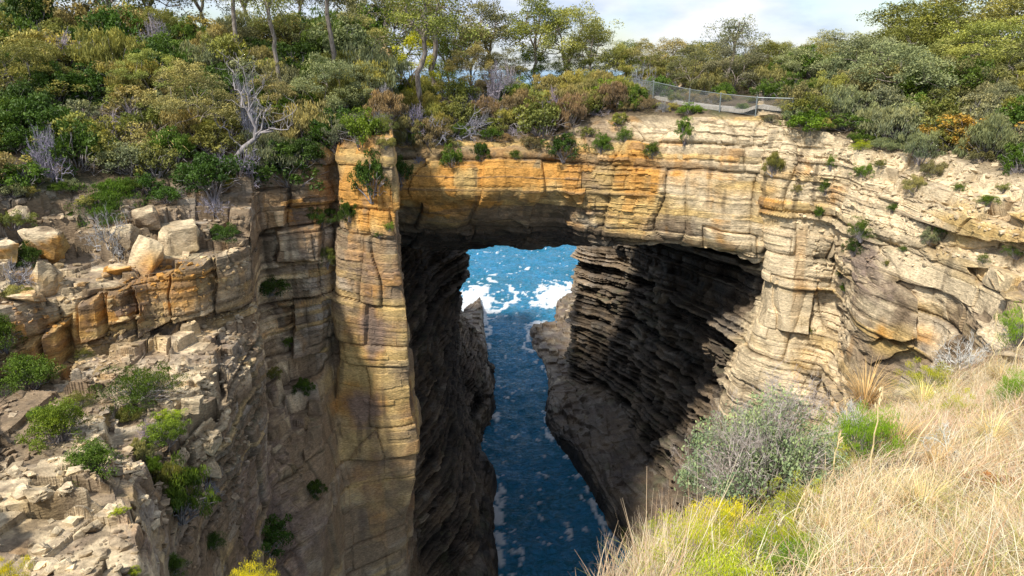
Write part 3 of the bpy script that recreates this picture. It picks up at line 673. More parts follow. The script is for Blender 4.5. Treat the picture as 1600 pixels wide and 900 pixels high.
def make_shrub(seed, n=16, per=160, leaf=.10, flat=.8, stand=0.0, asp=2.0, twigs=26, tall=1.0, lo=.45, ragged=.25):
    rg = np.random.RandomState(seed); B = Geo(); Lf = Geo()
    for i in range(n):
        a = i * 2.4 + rg.rand() * .8; rr = .78 * math.sqrt((i + .3) / n) * (.8 + .4 * rg.rand())
        z = (.25 + (1 - rr ** 2) * .62 * tall) * (.85 + .3 * rg.rand()); r = (.26 + .12 * rg.rand())
        c = np.array([math.cos(a) * rr, math.sin(a) * rr, z - r * .4])
        B.add(*tube(limb((c[0] * .08, c[1] * .08, -.15), c, rg, .2, 5), np.linspace(.03, .010, 5), 4))
        tone = rg.rand() * .45
        for s in range(4):
            c2 = c + np.clip(rg.normal(size=3), -1.3, 1.3) * r * ragged * 1.8 * np.array([1, 1, .6]); m = per // 4
            C = clump(rg, c2, r * (.45 + .35 * rg.rand()), m, flat, lo)
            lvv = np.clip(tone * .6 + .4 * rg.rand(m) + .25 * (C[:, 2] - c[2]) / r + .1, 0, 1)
            Lf.add(*leaves(rg, C, leaf, .4, asp, stand, lv=lvv))
    for i in range(twigs):
        d = rg.normal(size=3); d[2] = abs(d[2]) + .3; d /= np.linalg.norm(d); e = d * (1.0 + .2 * rg.rand()) * np.array([.95, .95, .8 * tall])
        B.add(*tube(limb(e * .2, e, rg, .22, 5), np.linspace(.012, .004, 5), 3))
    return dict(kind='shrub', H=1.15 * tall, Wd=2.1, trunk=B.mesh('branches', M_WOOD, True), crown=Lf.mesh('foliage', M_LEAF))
def make_dead(seed, main=11, flat=.8, r0=.028, lev=3, leafy=0, spread=1.0):
    rg = np.random.RandomState(seed); B = Geo()
    def grow(a, d, l, r, k):
        e = a + d * l; q = limb(a, e, rg, .3, 5); B.add(*tube(q, np.linspace(r, r * .5, 5), 4 if r > .008 else 3), lv=.2 + .6 * rg.rand())
        if k == 0: return
        for j in range(rg.randint(3, 5)):
            s = q[rg.randint(2, 5)]; nd = d + rg.normal(size=3) * .55; nd[2] += .05; nd /= np.linalg.norm(nd)
            grow(s, nd, l * (.5 + .25 * rg.rand()), r * .55, k - 1)
    for i in range(main):
        a = i * 2.4 + rg.rand(); el = .2 + 1.1 * rg.rand()
        d = np.array([math.cos(a) * math.cos(el) * spread, math.sin(a) * math.cos(el) * spread, math.sin(el) * flat])
        grow(np.array([0, 0, -.1]), d / np.linalg.norm(d), .55, r0, lev)
    return dict(kind='dead', H=1.1, Wd=2.1, trunk=B.mesh('twigs', M_TWIG))
def make_grass_tuft(seed, n=170, wdt=.022, droop=.9):
    rg = np.random.RandomState(seed); G = Geo()
    for i in range(n):
        a = rg.rand() * 6.283; l = .7 + .6 * rg.rand(); o = .35 + .6 * rg.rand(); t = np.linspace(0, 1, 5)[:, None]
        d = np.array([math.cos(a), math.sin(a), 0]); p = d * (.06 + o * l * t ** 1.5 * .8) + np.array([0, 0, 1]) * (l * (t - droop * .55 * t ** 2.3 * o * 1.4)) * .9
        s = np.array([-d[1], d[0], 0]); w = wdt * (1 - t * .9)
        V = np.concatenate([p - s * w, p + s * w]); F = np.array([(k, k + 1, k + 6, k + 5) for k in range(4)])
        G.add(V, F, lv=rg.rand())
    return dict(kind='tuft', H=.9, Wd=1.7, trunk=G.mesh('tussock', M_LEAF))

LIB = {
 'gum': [make_gum(11), make_gum(12, spread=.36, fork=.42), make_gum(13, spread=.5, fork=.28, n=26), make_gum(14, spread=.45, fork=.3, n=26, dome=.6)],
 'tall': [make_gum(21, spread=.26, fork=.55, n=12, leaf=.15, per=480, open_=.4), make_gum(22, spread=.3, fork=.5, n=12, per=480, leaf=.15, open_=.5, lean=.08)],
 'bushy': [make_gum(31, H=5, spread=.55, fork=.16, n=20, leaf=.105, per=850, dome=.75, tr=.016), make_gum(32, H=5, spread=.5, fork=.14, n=20, leaf=.105, per=850, dome=.8, tr=.016), make_gum(33, H=5, spread=.6, fork=.18, n=22, leaf=.105, per=850, dome=.7, tr=.016)],
 'shrub': [make_shrub(41, leaf=.085, per=300, ragged=.35), make_shrub(42, n=13, leaf=.085, per=320, ragged=.5), make_shrub(43, n=20, leaf=.075, per=300, ragged=.4), make_shrub(44, n=12, leaf=.085, per=320, ragged=.55, tall=1.25)],
 'heath': [make_shrub(51, stand=.45, asp=4, leaf=.10, per=420, lo=.3, ragged=.4), make_shrub(52, stand=.5, asp=4, leaf=.11, per=400, tall=1.25, lo=.3, ragged=.5), make_shrub(53, stand=.35, asp=3.5, leaf=.10, per=420, n=15, ragged=.55)],
 'fine': [make_shrub(61, n=26, per=420, leaf=.055, ragged=.4, twigs=40), make_shrub(62, n=22, per=440, leaf=.06, stand=.6, asp=4, ragged=.5, twigs=40), make_shrub(63, n=18, per=420, leaf=.06, ragged=.6, tall=1.2)],
 'dead': [make_dead(71), make_dead(72, main=9, flat=.5), make_dead(73, main=14, flat=1.2, spread=.7)],
 'tuft': [make_grass_tuft(81), make_grass_tuft(82, n=120, droop=1.2)],
}
C_ = {
 'olive': (.155, .165, .040), 'dull olive': (.170, .158, .068), 'grey-green': (.20, .215, .115), 'dark green': (.050, .095, .014), 'green': (.080, .130, .016),
 'bright green': (.125, .20, .018), 'lime': (.28, .34, .02), 'yellow': (.44, .42, .03), 'orange-tipped': (.36, .24, .05), 'brown': (.21, .155, .085),
 'russet': (.24, .15, .07), 'lilac-grey': (.30, .255, .275), 'pale grey': (.46, .43, .41), 'straw': (.50, .40, .22), 'khaki': (.26, .225, .09), 'light olive': (.25, .245, .065)}
USED = set(); NPL = [0]
NAMES = dict(gum=('gum_tree', 'tree'), tall=('tall_gum_tree', 'tree'), bushy=('low_gum_tree', 'tree'), shrub=('shrub', 'shrub'), heath=('heath_shrub', 'shrub'), fine=('leafy_bush', 'bush'), dead=('dead_bush', 'dead bush'), tuft=('grass_tussock', 'grass tussock'))
RND = random.Random(5)
def plant(kind, loc, w, h, colour, label, group=None, rz=None, var=None, twig=None, cat=None, lean=None):
    """a plant of w metres across and h metres high"""
    lib = LIB[kind]; v = lib[(RND.randrange(len(lib)) if var is None else var)]
    nm, ct = NAMES[kind]; NPL[0] += 1
    rz = RND.uniform(0, 6.283) if rz is None else rz
    sc = (w / v['Wd'], w / v['Wd'], h / v['H'])
    j = RND.uniform(.85, 1.15) * (1.3 if kind in ('gum', 'bushy', 'tall') else 1.08); c = tuple(k * j * RND.uniform(.93, 1.07) for k in C_[colour]) + (1,)
    if 'crown' in v:
        e = bpy.data.objects.new(nm, None); COL.objects.link(e); e.empty_display_size = .3
        t = link('trunk' if v['kind'] == 'tree' else 'branches', v['trunk'], e)
        l = link('crown' if v['kind'] == 'tree' else 'foliage', v['crown'], e); l.color = c
    else:
        e = link(nm, v['trunk']); e.color = c
    e.location = loc; e.scale = sc; e.rotation_euler = (RND.uniform(-.05, .05), RND.uniform(-.05, .05), rz) if lean is None else (lean[0], lean[1], rz)
    tag(e, label, cat or ct, group)
    return e
def at_px(kind, px, py, wp, hp, colour, label, group=None, sink=.1, **k):
    """a plant whose foot is seen at photo pixel px,py"""
    h = hit(px, py)
    if h is None: return None
    s = depth_of(h[0]) / FPX; w, hh = wp * s, hp * s
    return plant(kind, h[0] - Vector((0, 0, hh * sink)) + Vector((0, .15 * w * min(1, abs(h[2].z)), 0)), w, hh * (1 + sink), colour, label, group, **k)
def at_D(kind, px, D, top, wp, colour, label, group=None, **k):
    """a tree D metres ahead in the direction px whose top reaches photo row top"""
    t = W(px, top, D); z = drop(t[0], t[1])
    if z is None: return None
    w = wp * depth_of((0, D, t[2])) / FPX; h = max(t[2] - z, (.62 if kind == 'bushy' else .78) * w)
    return plant(kind, Vector((t[0], t[1], max(z - 2.2, min(z - .1, t[2] - h)))), w, h, colour, label, group, **k)

# ------------------------------------------------------------------ trees one can tell apart
HERO = [
 ('gum', 882, 68, -12, 170, 'light olive', 'large golden-green gum tree with a forked pale trunk above the middle of the arch', 2),
 ('gum', 838, 74, -25, 120, 'olive', 'slender gum tree with thin upright trunks just left of the large golden-green gum', 1),
 ('gum', 770, 78, -14, 130, 'dull olive', 'open-crowned gum tree against the sky gap left of the middle of the arch', 1),
 ('tall', 640, 56, -60, 190, 'olive', 'gum tree with a long pale twisted trunk leaning left above the grey dead brush', 1),
 ('tall', 668, 62, -70, 170, 'dull olive', 'gum tree with a pale forked trunk rising behind the leaning one above the grey brush', 0),
 ('gum', 930, 84, 20, 100, 'olive', 'small dark-limbed gum tree at the right foot of the large golden-green gum', 0),
 ('tall', 1150, 66, -2, 96, 'grey-green', 'lone gum tree with a mushroom-shaped crown standing against the open sky behind the fence', 0),
 ('bushy', 1085, 62, 62, 120, 'dull olive', 'broad khaki gum tree behind the left end of the fence', 0),
 ('bushy', 1150, 60, 50, 130, 'grey-green', 'broad grey-green gum tree under the lone mushroom-shaped crown', 1),
 ('gum', 1205, 66, 52, 110, 'olive', 'rounded dark gum tree with a red-brown trunk behind the middle of the fence', 3),
 ('gum', 1262, 62, 64, 120, 'grey-green', 'grey-green gum tree with a fan of trunks at the right end of the fence', 2),
 ('gum', 1345, 60, 44, 170, 'grey-green', 'tall-crowned gum tree where the right hillside meets the sky', 3),
 ('gum', 1425, 52, 70, 210, 'grey-green', 'gum tree with a short stout orange-brown trunk at the edge of the right cliff top', 2),
 ('gum', 1440, 72, 22, 200, 'olive', 'wide gum tree on the lower skyline of the right hill', 0),
 ('gum', 1530, 72, 2, 230, 'light olive', 'wide golden-topped gum tree high on the skyline of the right hill', 3),
 ('gum', 1610, 66, -25, 230, 'light olive', 'gum tree at the top right corner on the crest of the hill', 2),
 ('bushy', 1510, 52, 90, 190, 'dull olive', 'spreading low gum tree with grey dead limbs halfway up the right hill', 2),
 ('bushy', 1590, 45, 120, 170, 'grey-green', 'silvery low gum tree at the right edge above the orange-tipped bush', 0),
 ('bushy', 1370, 52, 112, 130, 'grey-green', 'low silvery gum tree just left of the stout orange-brown trunk', 1),
 ('bushy', 1000, 82, 52, 120, 'khaki', 'pale khaki gum tree behind the path left of the fence', 0),
 ('bushy', 965, 76, 62, 90, 'light olive', 'yellow-green low gum tree right of the large golden-green gum', 2),
 ('gum', 1050, 92, 52, 110, 'khaki', 'hazy khaki gum tree farthest back against the sky between the two tall trees', 0),
 ('gum', 985, 95, 56, 100, 'olive', 'hazy gum tree farthest back just right of the large golden-green gum', 1),
 ('gum', 1110, 90, 58, 110, 'olive', 'distant gum tree seen between the khaki and grey-green gums behind the fence', 3),
 ('gum', 1235, 85, 60, 90, 'olive', 'distant gum tree in the low gap of the skyline right of the fence', 0),
 ('gum', 1300, 80, 70, 110, 'grey-green', 'distant gum tree at the foot of the right hill below the sky gap', 1),
 ('tall', 412, 50, -90, 150, 'olive', 'tall gum tree with a straight pale trunk nearest the top of the left rim', 1),
 ('tall', 350, 54, -90, 140, 'dull olive', 'tall gum tree with a thin white trunk at the top of the left hillside', 0),
 ('tall', 500, 52, -80, 160, 'dull olive', 'tall gum tree with a straight trunk behind the two paler ones', 0),
 ('gum', 700, 72, 2, 110, 'olive', 'rounded gum tree on the skyline above the grey dead brush', 2),
 ('gum', 590, 70, -30, 150, 'light olive', 'golden gum tree at the top edge right of the straight trunks', 3),
 ('gum', 450, 72, -45, 170, 'dull olive', 'dusty gum tree filling the top edge left of the straight trunks', 0),
 ('gum', 540, 76, -35, 150, 'grey-green', 'grey-green gum tree at the top edge behind the straight trunks', 1),
 ('gum', 300, 72, -55, 190, 'grey-green', 'dusty gum tree at the top edge above the left hillside', 2),
 ('gum', 140, 62, -60, 220, 'dark green', 'dark gum tree with twisting black limbs at the top left', 2),
 ('gum', 40, 62, -60, 200, 'dark green', 'dark gum tree filling the top left corner', 3),
 ('gum', 220, 66, -50, 190, 'dull olive', 'dull gum tree beside the dark twisting one at the top left', 3),
 ('bushy', 230, 46, 70, 150, 'light olive', 'yellow-green bushy tree in the middle of the left hillside', 0),
 ('bushy', 300, 42, 85, 190, 'khaki', 'wide khaki bushy tree above the bare curving trunk', 2),
 ('bushy', 40, 44, 55, 180, 'olive', 'bushy tree with a sunlit top near the left edge', 1),
 ('bushy', 420, 46, 110, 150, 'khaki', 'dusty bushy tree in the middle of the hillside right of the bare curving trunk', 0),
 ('bushy', 500, 48, 75, 150, 'grey-green', 'grey-green bushy tree below the straight trunks', 1),
 ('bushy', 560, 50, 95, 130, 'grey-green', 'silvery bushy tree left of the pale twisted trunk', 2),
 ('bushy', 360, 56, 40, 150, 'dull olive', 'dull bushy tree below the thin white trunk', 1),
 ('bushy', 640, 62, 40, 120, 'yellow', 'bright yellow-green bushy tree glowing behind the pale twisted trunk', 0),
 ('bushy', 690, 66, 48, 80, 'lime', 'small lime bushy tree right of the pale twisted trunk', 2),
 ('bushy', 735, 62, 55, 110, 'khaki', 'brownish bushy tree on the rim left of the middle of the arch', 0),
 ('bushy', 790, 64, 70, 100, 'dull olive', 'dull bushy tree on the rim below the open-crowned gum', 1),
 ('bushy', 905, 72, 62, 120, 'olive', 'olive bushy tree behind the trunk of the large golden-green gum', 0),
 ('bushy', 840, 70, 66, 120, 'green', 'green bushy tree left of the trunk of the large golden-green gum', 2),
 ('bushy', 1040, 72, 78, 110, 'olive', 'olive bushy tree behind the path beside the pale khaki gum', 1),
 ('bushy', 1120, 70, 62, 140, 'khaki', 'khaki bushy tree filling the gap left of the lone mushroom-crowned gum', 2),
 ('bushy', 1185, 75, 64, 130, 'olive', 'olive bushy tree right under the lone mushroom-crowned gum', 0),
 ('bushy', 1240, 68, 88, 110, 'olive', 'low olive bushy tree behind the right end of the fence', 1),
 ('bushy', 1295, 62, 85, 120, 'olive', 'low olive bushy tree left of the skyline gum of the right hill', 2),
 ('gum', 1390, 66, 40, 170, 'olive', 'olive gum tree on the skyline low on the slope of the right hill', 2),
 ('gum', 1480, 68, 16, 190, 'olive', 'olive gum tree on the middle of the right hill skyline', 1),
 ('gum', 1560, 60, 8, 190, 'light olive', 'light olive gum tree just left of the top right corner', 3),
 ('bushy', 1460, 60, 72, 190, 'light olive', 'light olive bushy tree in the middle of the right hill', 0),
 ('bushy', 1550, 56, 62, 200, 'light olive', 'broad light olive bushy tree high on the right hill', 1),
 ('bushy', 1380, 56, 92, 150, 'olive', 'olive bushy tree low on the right hill behind the silvery one', 2),
 ('bushy', 1625, 54, 50, 180, 'dull olive', 'dull bushy tree at the right edge under the corner gum', 0),
 ('gum', 735, 84, 25, 110, 'khaki', 'khaki gum tree showing between the rounded skyline gum and the open-crowned one', 0),
 ('gum', 380, 80, -60, 190, 'light olive', 'light olive gum tree behind the thin white trunk at the top edge', 3),
 ('gum', 620, 82, -20, 150, 'dull olive', 'dull gum tree behind the pale twisted trunk at the top edge', 2),
 ('bushy', 440, 58, 20, 170, 'light olive', 'light olive bushy tree at the foot of the straight pale trunk', 1),
 ('bushy', 540, 62, 22, 160, 'khaki', 'khaki bushy tree near the top left of the pale twisted trunk', 0),
 ('bushy', 260, 58, 30, 170, 'olive', 'olive bushy tree high on the left hillside left of the thin white trunk', 2),
 ('bushy', 160, 54, 50, 160, 'green', 'green bushy tree under the dark twisting gum', 0),
]
for k, px, D, top, wp, colour, label, var in HERO:
    if D > 70 and 690 < px < 1045: D = 63 + (px * 7 % 60) / 10.0
    at_D(k, px, D, top - (45 if px < 610 and top < 0 else 0), wp, colour, label, var=var % len(LIB[k]))

# ------------------------------------------------------------------ shrubs one can tell apart: kind, foot px, foot py, width, height, colour, label
SH = [
 ('fine', 165, 350, 110, 62, 'green', 'bright green rounded shrub on the rubble above the block scarp at the left'),
 ('dead', 175, 392, 90, 75, 'lilac-grey', 'dead grey brush hanging below the bright green rounded shrub at the left'),
 ('fine', 215, 625, 130, 48, 'green', 'large fresh green cushion shrub in the middle of the left rubble slope'),
 ('fine', 85, 695, 95, 75, 'bright green', 'light green shrub on the left rubble slope above the pale rock slab'),
 ('fine', 150, 735, 85, 55, 'green', 'yellowish green cushion shrub beside the pale rock slab'),
 ('fine', 255, 700, 70, 55, 'bright green', 'leafy green shrub on the edge of the near gully'),
 ('heath', 275, 810, 120, 90, 'green', 'ragged heath shrub growing down inside the near gully'),
 ('dead', 300, 790, 90, 70, 'lilac-grey', 'bare grey twigs among the heath in the near gully'),
 ('fine', 265, 665, 50, 30, 'lime', 'small lime shrub above the leafy one at the gully edge'),
 ('fine', 35, 610, 95, 60, 'green', 'dark green shrub at the left edge below the block scarp'),
 ('fine', 5, 540, 60, 60, 'green', 'green shrub cut off by the left edge beside the block scarp'),
 ('heath', 40, 415, 50, 40, 'dark green', 'small dark tuft-like shrub below the orange-faced boulder'),
 ('dead', 30, 440, 70, 40, 'lilac-grey', 'dead twigs lying below the orange-faced boulder'),
 ('heath', 195, 660, 50, 25, 'olive', 'small dull shrub just under the large fresh green cushion'),
 ('fine', 272, 892, 50, 30, 'green', 'small green shrub at the bottom of the gully by the picture edge'),
 ('heath', 265, 780, 60, 70, 'olive', 'dull heath shrub at the left wall of the near gully'),
 ('fine', 130, 560, 30, 14, 'olive', 'tiny shrub in the rubble under the block scarp'),
 ('shrub', 420, 462, 60, 40, 'dark green', 'dark shrub clinging to the gorge wall left of the pillar'),
 ('shrub', 415, 865, 90, 70, 'dark green', 'dark hanging shrub deep in the shaded gully'),
 ('heath', 500, 350, 50, 30, 'dark green', 'dark tuft on the ledge between gorge wall and pillar'),
 ('heath', 545, 345, 34, 42, 'dark green', 'dark shrub in the cleft at the left edge of the pillar'),
 ('fine', 510, 415, 28, 36, 'olive', 'small shrub on the cleft ledge beside the pillar'),
 ('shrub', 580, 300, 60, 75, 'dark green', 'dark shrub draping down the top of the pillar'),
 ('fine', 608, 360, 20, 16, 'bright green', 'small bright shrub at the right edge of the pillar'),
 ('fine', 592, 370, 16, 13, 'green', 'tiny green shrub left of the bright one on the pillar'),
 ('heath', 475, 615, 34, 30, 'dark green', 'small dark shrub low on the spur left of the pillar'),
 ('heath', 490, 775, 40, 30, 'dark green', 'small shadowed shrub on the lower spur beside the pillar'),
 ('heath', 425, 590, 30, 18, 'olive', 'tiny shrub on the brow of the spur'),
 ('shrub', 565, 222, 75, 60, 'bright green', 'bright green shrub on top of the pillar'),
 ('shrub', 510, 222, 70, 50, 'green', 'green shrub on the rim left of the pillar top'),
 ('shrub', 450, 290, 130, 90, 'dark green', 'dark sprawling shrub on the rim above the gorge wall'),
 ('shrub', 330, 300, 110, 70, 'dark green', 'dark shrub below the bare curving trunk'),
 ('shrub', 625, 285, 40, 50, 'dark green', 'dark shrub in the notch between pillar and bridge'),
 ('shrub', 655, 222, 60, 40, 'green', 'dark green shrub under the grey dead brush'),
 ('dead', 700, 215, 150, 85, 'lilac-grey', 'large mass of grey dead brush spilling over the rim left of the arch'),
 ('dead', 650, 220, 80, 60, 'lilac-grey', 'dead lilac-grey brush left of the large dead mass'),
 ('shrub', 705, 262, 40, 42, 'green', 'green shrub on the bridge face under the dead brush'),
 ('heath', 750, 250, 34, 34, 'dark green', 'dark shrub right of the one under the dead brush'),
 ('shrub', 880, 245, 62, 46, 'dark green', 'dark shrub hanging lowest over the middle of the bridge'),
 ('shrub', 850, 215, 110, 80, 'olive', 'dark leafy shrub mass draping the rim over the middle of the bridge'),
 ('heath', 890, 200, 60, 60, 'brown', 'brownish heath right of the draping shrub mass'),
 ('shrub', 950, 162, 80, 42, 'bright green', 'rounded vivid green shrub on the rim right of the middle'),
 ('shrub', 985, 172, 40, 34, 'green', 'green shrub stepping down right of the vivid green one'),
 ('heath', 800, 160, 80, 40, 'green', 'green heath on the bridge rim left of the draping mass'),
 ('fine', 940, 238, 34, 34, 'green', 'small shrub on the yellow face below the vivid green one'),
 ('fine', 975, 222, 30, 24, 'green', 'small shrub on the face right of the first small one'),
 ('fine', 1020, 243, 34, 24, 'green', 'small sprig on the orange streak of the bridge'),
 ('fine', 805, 248, 20, 16, 'green', 'tiny sprig on the bridge face above the opening'),
 ('shrub', 1070, 218, 32, 46, 'bright green', 'vivid shrub hanging from the rim below the fence'),
 ('shrub', 1080, 180, 46, 22, 'bright green', 'low green shrub on the rim at the first fence posts'),
 ('heath', 1208, 268, 36, 34, 'olive', 'olive tuft on the cream cliff right of the bridge'),
 ('shrub', 1265, 205, 80, 36, 'bright green', 'low spreading green shrub on the rim at the right end of the fence'),
 ('shrub', 1202, 192, 22, 14, 'grey-green', 'tiny blue-green bush beside the pale path'),
 ('shrub', 1330, 205, 90, 34, 'green', 'wide low green shrub on the rim under the right-hand gums'),
 ('shrub', 1400, 212, 70, 30, 'lime', 'low lime shrub beside the stout orange-brown trunk'),
 ('fine', 1350, 278, 34, 26, 'bright green', 'bright green tuft on the white rubble below the right rim'),
 ('fine', 1345, 235, 34, 16, 'lime', 'flat lime shrub just under the right rim'),
 ('fine', 1298, 262, 18, 20, 'bright green', 'small upright green tuft on the cream cliff top'),
 ('heath', 1440, 250, 60, 56, 'grey-green', 'silvery shrub on the right rim below the stout trunk'),
 ('shrub', 1525, 230, 130, 62, 'orange-tipped', 'orange-tipped bush on the right rim'),
 ('shrub', 1595, 272, 60, 60, 'green', 'green shrub at the right edge below the orange-tipped bush'),
 ('shrub', 1480, 236, 70, 40, 'olive', 'olive shrub left of the orange-tipped bush'),
 ('fine', 1545, 320, 34, 18, 'bright green', 'yellow-green tuft on the rubble at the far right'),
 ('fine', 1590, 400, 40, 26, 'green', 'green tuft on the ledge at the right edge'),
 ('fine', 1348, 372, 44, 34, 'green', 'green shrub in the cleft of the right cliff'),
 ('fine', 1335, 400, 32, 34, 'dark green', 'darker shrub lower in the cleft of the right cliff'),
 ('fine', 1315, 435, 20, 18, 'olive', 'small olive sprig at the bottom of the cleft'),
 ('heath', 1455, 378, 34, 26, 'grey-green', 'grey-green tuft left of the overhanging block'),
 ('fine', 1470, 364, 20, 16, 'bright green', 'small vivid tuft left of the overhanging block'),
 ('fine', 1412, 394, 18, 10, 'green', 'tiny green tuft on the grey bedding'),
 ('fine', 1538, 410, 24, 14, 'green', 'tiny tuft on the ledge near the right edge'),
 ('fine', 1268, 522, 18, 14, 'olive', 'tiny tuft low on the cream wall'),
 ('fine', 1226, 518, 18, 14, 'green', 'tiny green tuft left of the low olive one on the cream wall'),
 ('heath', 1430, 300, 40, 28, 'khaki', 'khaki tuft in the white rubble'),
 ('tuft', 245, 240, 130, 60, 'straw', 'big straw-coloured tussock with drooping blades on the left hillside'),
 ('dead', 390, 235, 70, 120, 'lilac-grey', 'bare grey bush with upright twigs beside the curving trunk'),
 ('dead', 90, 120, 110, 70, 'lilac-grey', 'dead lilac brush high at the left edge'),
 ('dead', 190, 215, 110, 60, 'lilac-grey', 'dead grey twigs left of the big tussock'),
 ('shrub', 110, 270, 120, 90, 'dark green', 'dark green shrub on the rim at the left'),
 ('shrub', 50, 230, 120, 90, 'dark green', 'dark green shrub below the dead lilac brush at the left edge'),
 ('shrub', 30, 300, 90, 50, 'green', 'green shrub at the left edge above the rubble'),
 ('shrub', 210, 150, 70, 50, 'bright green', 'bright green shrub in the middle of the left hillside'),
 ('heath', 570, 160, 90, 70, 'light olive', 'light olive heath above the pillar'),
 ('heath', 600, 190, 70, 60, 'brown', 'brown heath right above the pillar'),
 ('shrub', 490, 200, 90, 60, 'light olive', 'light olive shrub above the gorge wall'),
]
SH += [
 ('fine', 1395, 330, 20, 14, 'green', 'small green tuft in the middle of the white rubble on the right cliff'),
 ('fine', 1375, 262, 22, 16, 'olive', 'small olive tuft just under the right rim above the bright tuft'),
 ('fine', 1290, 300, 22, 26, 'green', 'green tuft on the cream cliff left of the white rubble'),
 ('heath', 1245, 300, 18, 16, 'khaki', 'little khaki tuft on the cream cliff near the pier corner'),
 ('fine', 1500, 300, 26, 14, 'green', 'small green tuft on the upper rubble towards the right edge'),
 ('heath', 1460, 275, 44, 26, 'dull olive', 'dull tuft just below the silvery rim shrub'),
 ('fine', 1570, 300, 28, 16, 'olive', 'olive tuft on the upper ledge at the far right'),
 ('fine', 1385, 415, 14, 10, 'olive', 'tiny olive sprig on the grey beds of the right cliff'),
 ('heath', 1280, 340, 16, 20, 'green', 'narrow green sprig above the cleft of the right cliff'),
 ('heath', 1320, 455, 16, 14, 'green', 'tiny green sprig at the foot of the cleft'),
 ('fine', 118, 640, 50, 26, 'olive', 'low olive shrub between the light green shrub and the large cushion'),
 ('fine', 60, 655, 36, 20, 'bright green', 'little bright shrub at the top of the light green shrub'),
 ('heath', 215, 720, 50, 40, 'khaki', 'khaki heath shrub right of the yellowish cushion shrub'),
 ('dead', 235, 690, 60, 36, 'lilac-grey', 'low bare twigs at the gully edge among the green shrubs'),
 ('heath', 240, 745, 50, 40, 'green', 'green heath shrub at the head of the near gully'),
 ('fine', 330, 855, 40, 24, 'dark green', 'dark shrub low in the gully by the bottom edge'),
 ('heath', 20, 470, 50, 26, 'khaki', 'khaki tuft on the shelf at the left edge above the scarp'),
 ('dead', 330, 345, 90, 40, 'lilac-grey', 'grey twigs below the dark rim shrub beside the squat boulder'),
 ('heath', 350, 375, 50, 26, 'dark green', 'dark heath tuft at the right end of the block scarp'),
 ('heath', 20, 355, 60, 30, 'olive', 'olive heath tuft at the left edge under the rim shrubs'),
 ('fine', 185, 805, 26, 12, 'lime', 'tiny lime tuft on the pale rock slab at the bottom left'),
 ('fine', 205, 905, 30, 22, 'lime', 'small lime shrub at the bottom edge beside the pale rock slab'),
 ('heath', 450, 540, 20, 14, 'green', 'tiny green tuft on the gorge wall above the spur'),
 ('fine', 600, 205, 40, 26, 'olive', 'olive shrub on the right corner of the pillar top'),
]
for k, px, py, wp, hp, colour, label in SH:
    at_px(k, px, py, wp, hp, colour, label)

# landmarks by which the thicket plants are told apart
LMK = [(245,230,'the big straw tussock'),(380,200,'the bare curving trunk'),(90,100,'the dead lilac brush'),(410,30,'the straight pale trunk'),(350,20,'the thin white trunk'),(140,30,'the dark twisting gum'),
 (20,20,'the top left corner'),(0,180,'the left picture edge'),(110,230,'the dark rim shrub'),(565,200,'the shrub capping the pillar'),(635,90,'the pale twisted trunk'),(700,190,'the grey dead brush'),
 (230,110,'the yellow-green bushy tree'),(500,120,'the grey-green bushy tree'),(450,250,'the dark sprawling rim shrub'),(720,110,'the brownish bushy tree'),(850,180,'the draping shrub mass'),(950,140,'the vivid green rim shrub'),
 (880,100,'the large golden-green gum'),(770,120,'the open-crowned gum'),(1070,150,'the first fence posts'),(1150,120,'the mushroom-crowned gum'),(1205,130,'the red-brown trunk'),(1270,150,'the right end of the fence'),
 (1425,180,'the stout orange-brown trunk'),(1525,200,'the orange bush'),(1600,240,'the right picture edge'),(1345,120,'the first hill gum'),(1500,110,'the grey dead limbs'),(1590,60,'the top right corner'),(1020,130,'the pale khaki gum')]
LUSED = {}
def proj(p):
    y, z = p[1], p[2] - CAMZ; d = y * CT - z * ST; u = y * ST + z * CT
    return 800 + p[0] / d * FPX, 450 - u / d * FPX
def tell(colour, wd, loc, w, h, cat):
    px, py = proj(loc); py -= h / max(5, loc[1]) * FPX * .4
    ls = sorted(LMK, key=lambda l: (l[0] - px) ** 2 + (1.6 * (l[1] - py)) ** 2)
    size = 'small' if w < 2.6 else 'medium' if w < 3.6 else 'large'
    for lx, ly, nm in ls[:6]:
        dx, dy = px - lx, py - ly; a = math.degrees(math.atan2(-dy, dx))
        rel = ['right of', 'up and right of', 'above', 'up and left of', 'left of', 'down and left of', 'below', 'down and right of'][int(round(a / 45)) % 8]
        far = 'close ' if math.hypot(dx, dy) < 45 else ''
        t = f'{size} {colour} {wd} {far}{rel} {nm}'.replace('low leafless', 'leafless')
        if len(t.split()) > 16: continue
        if t not in LUSED: LUSED[t] = 1; return t
    return t
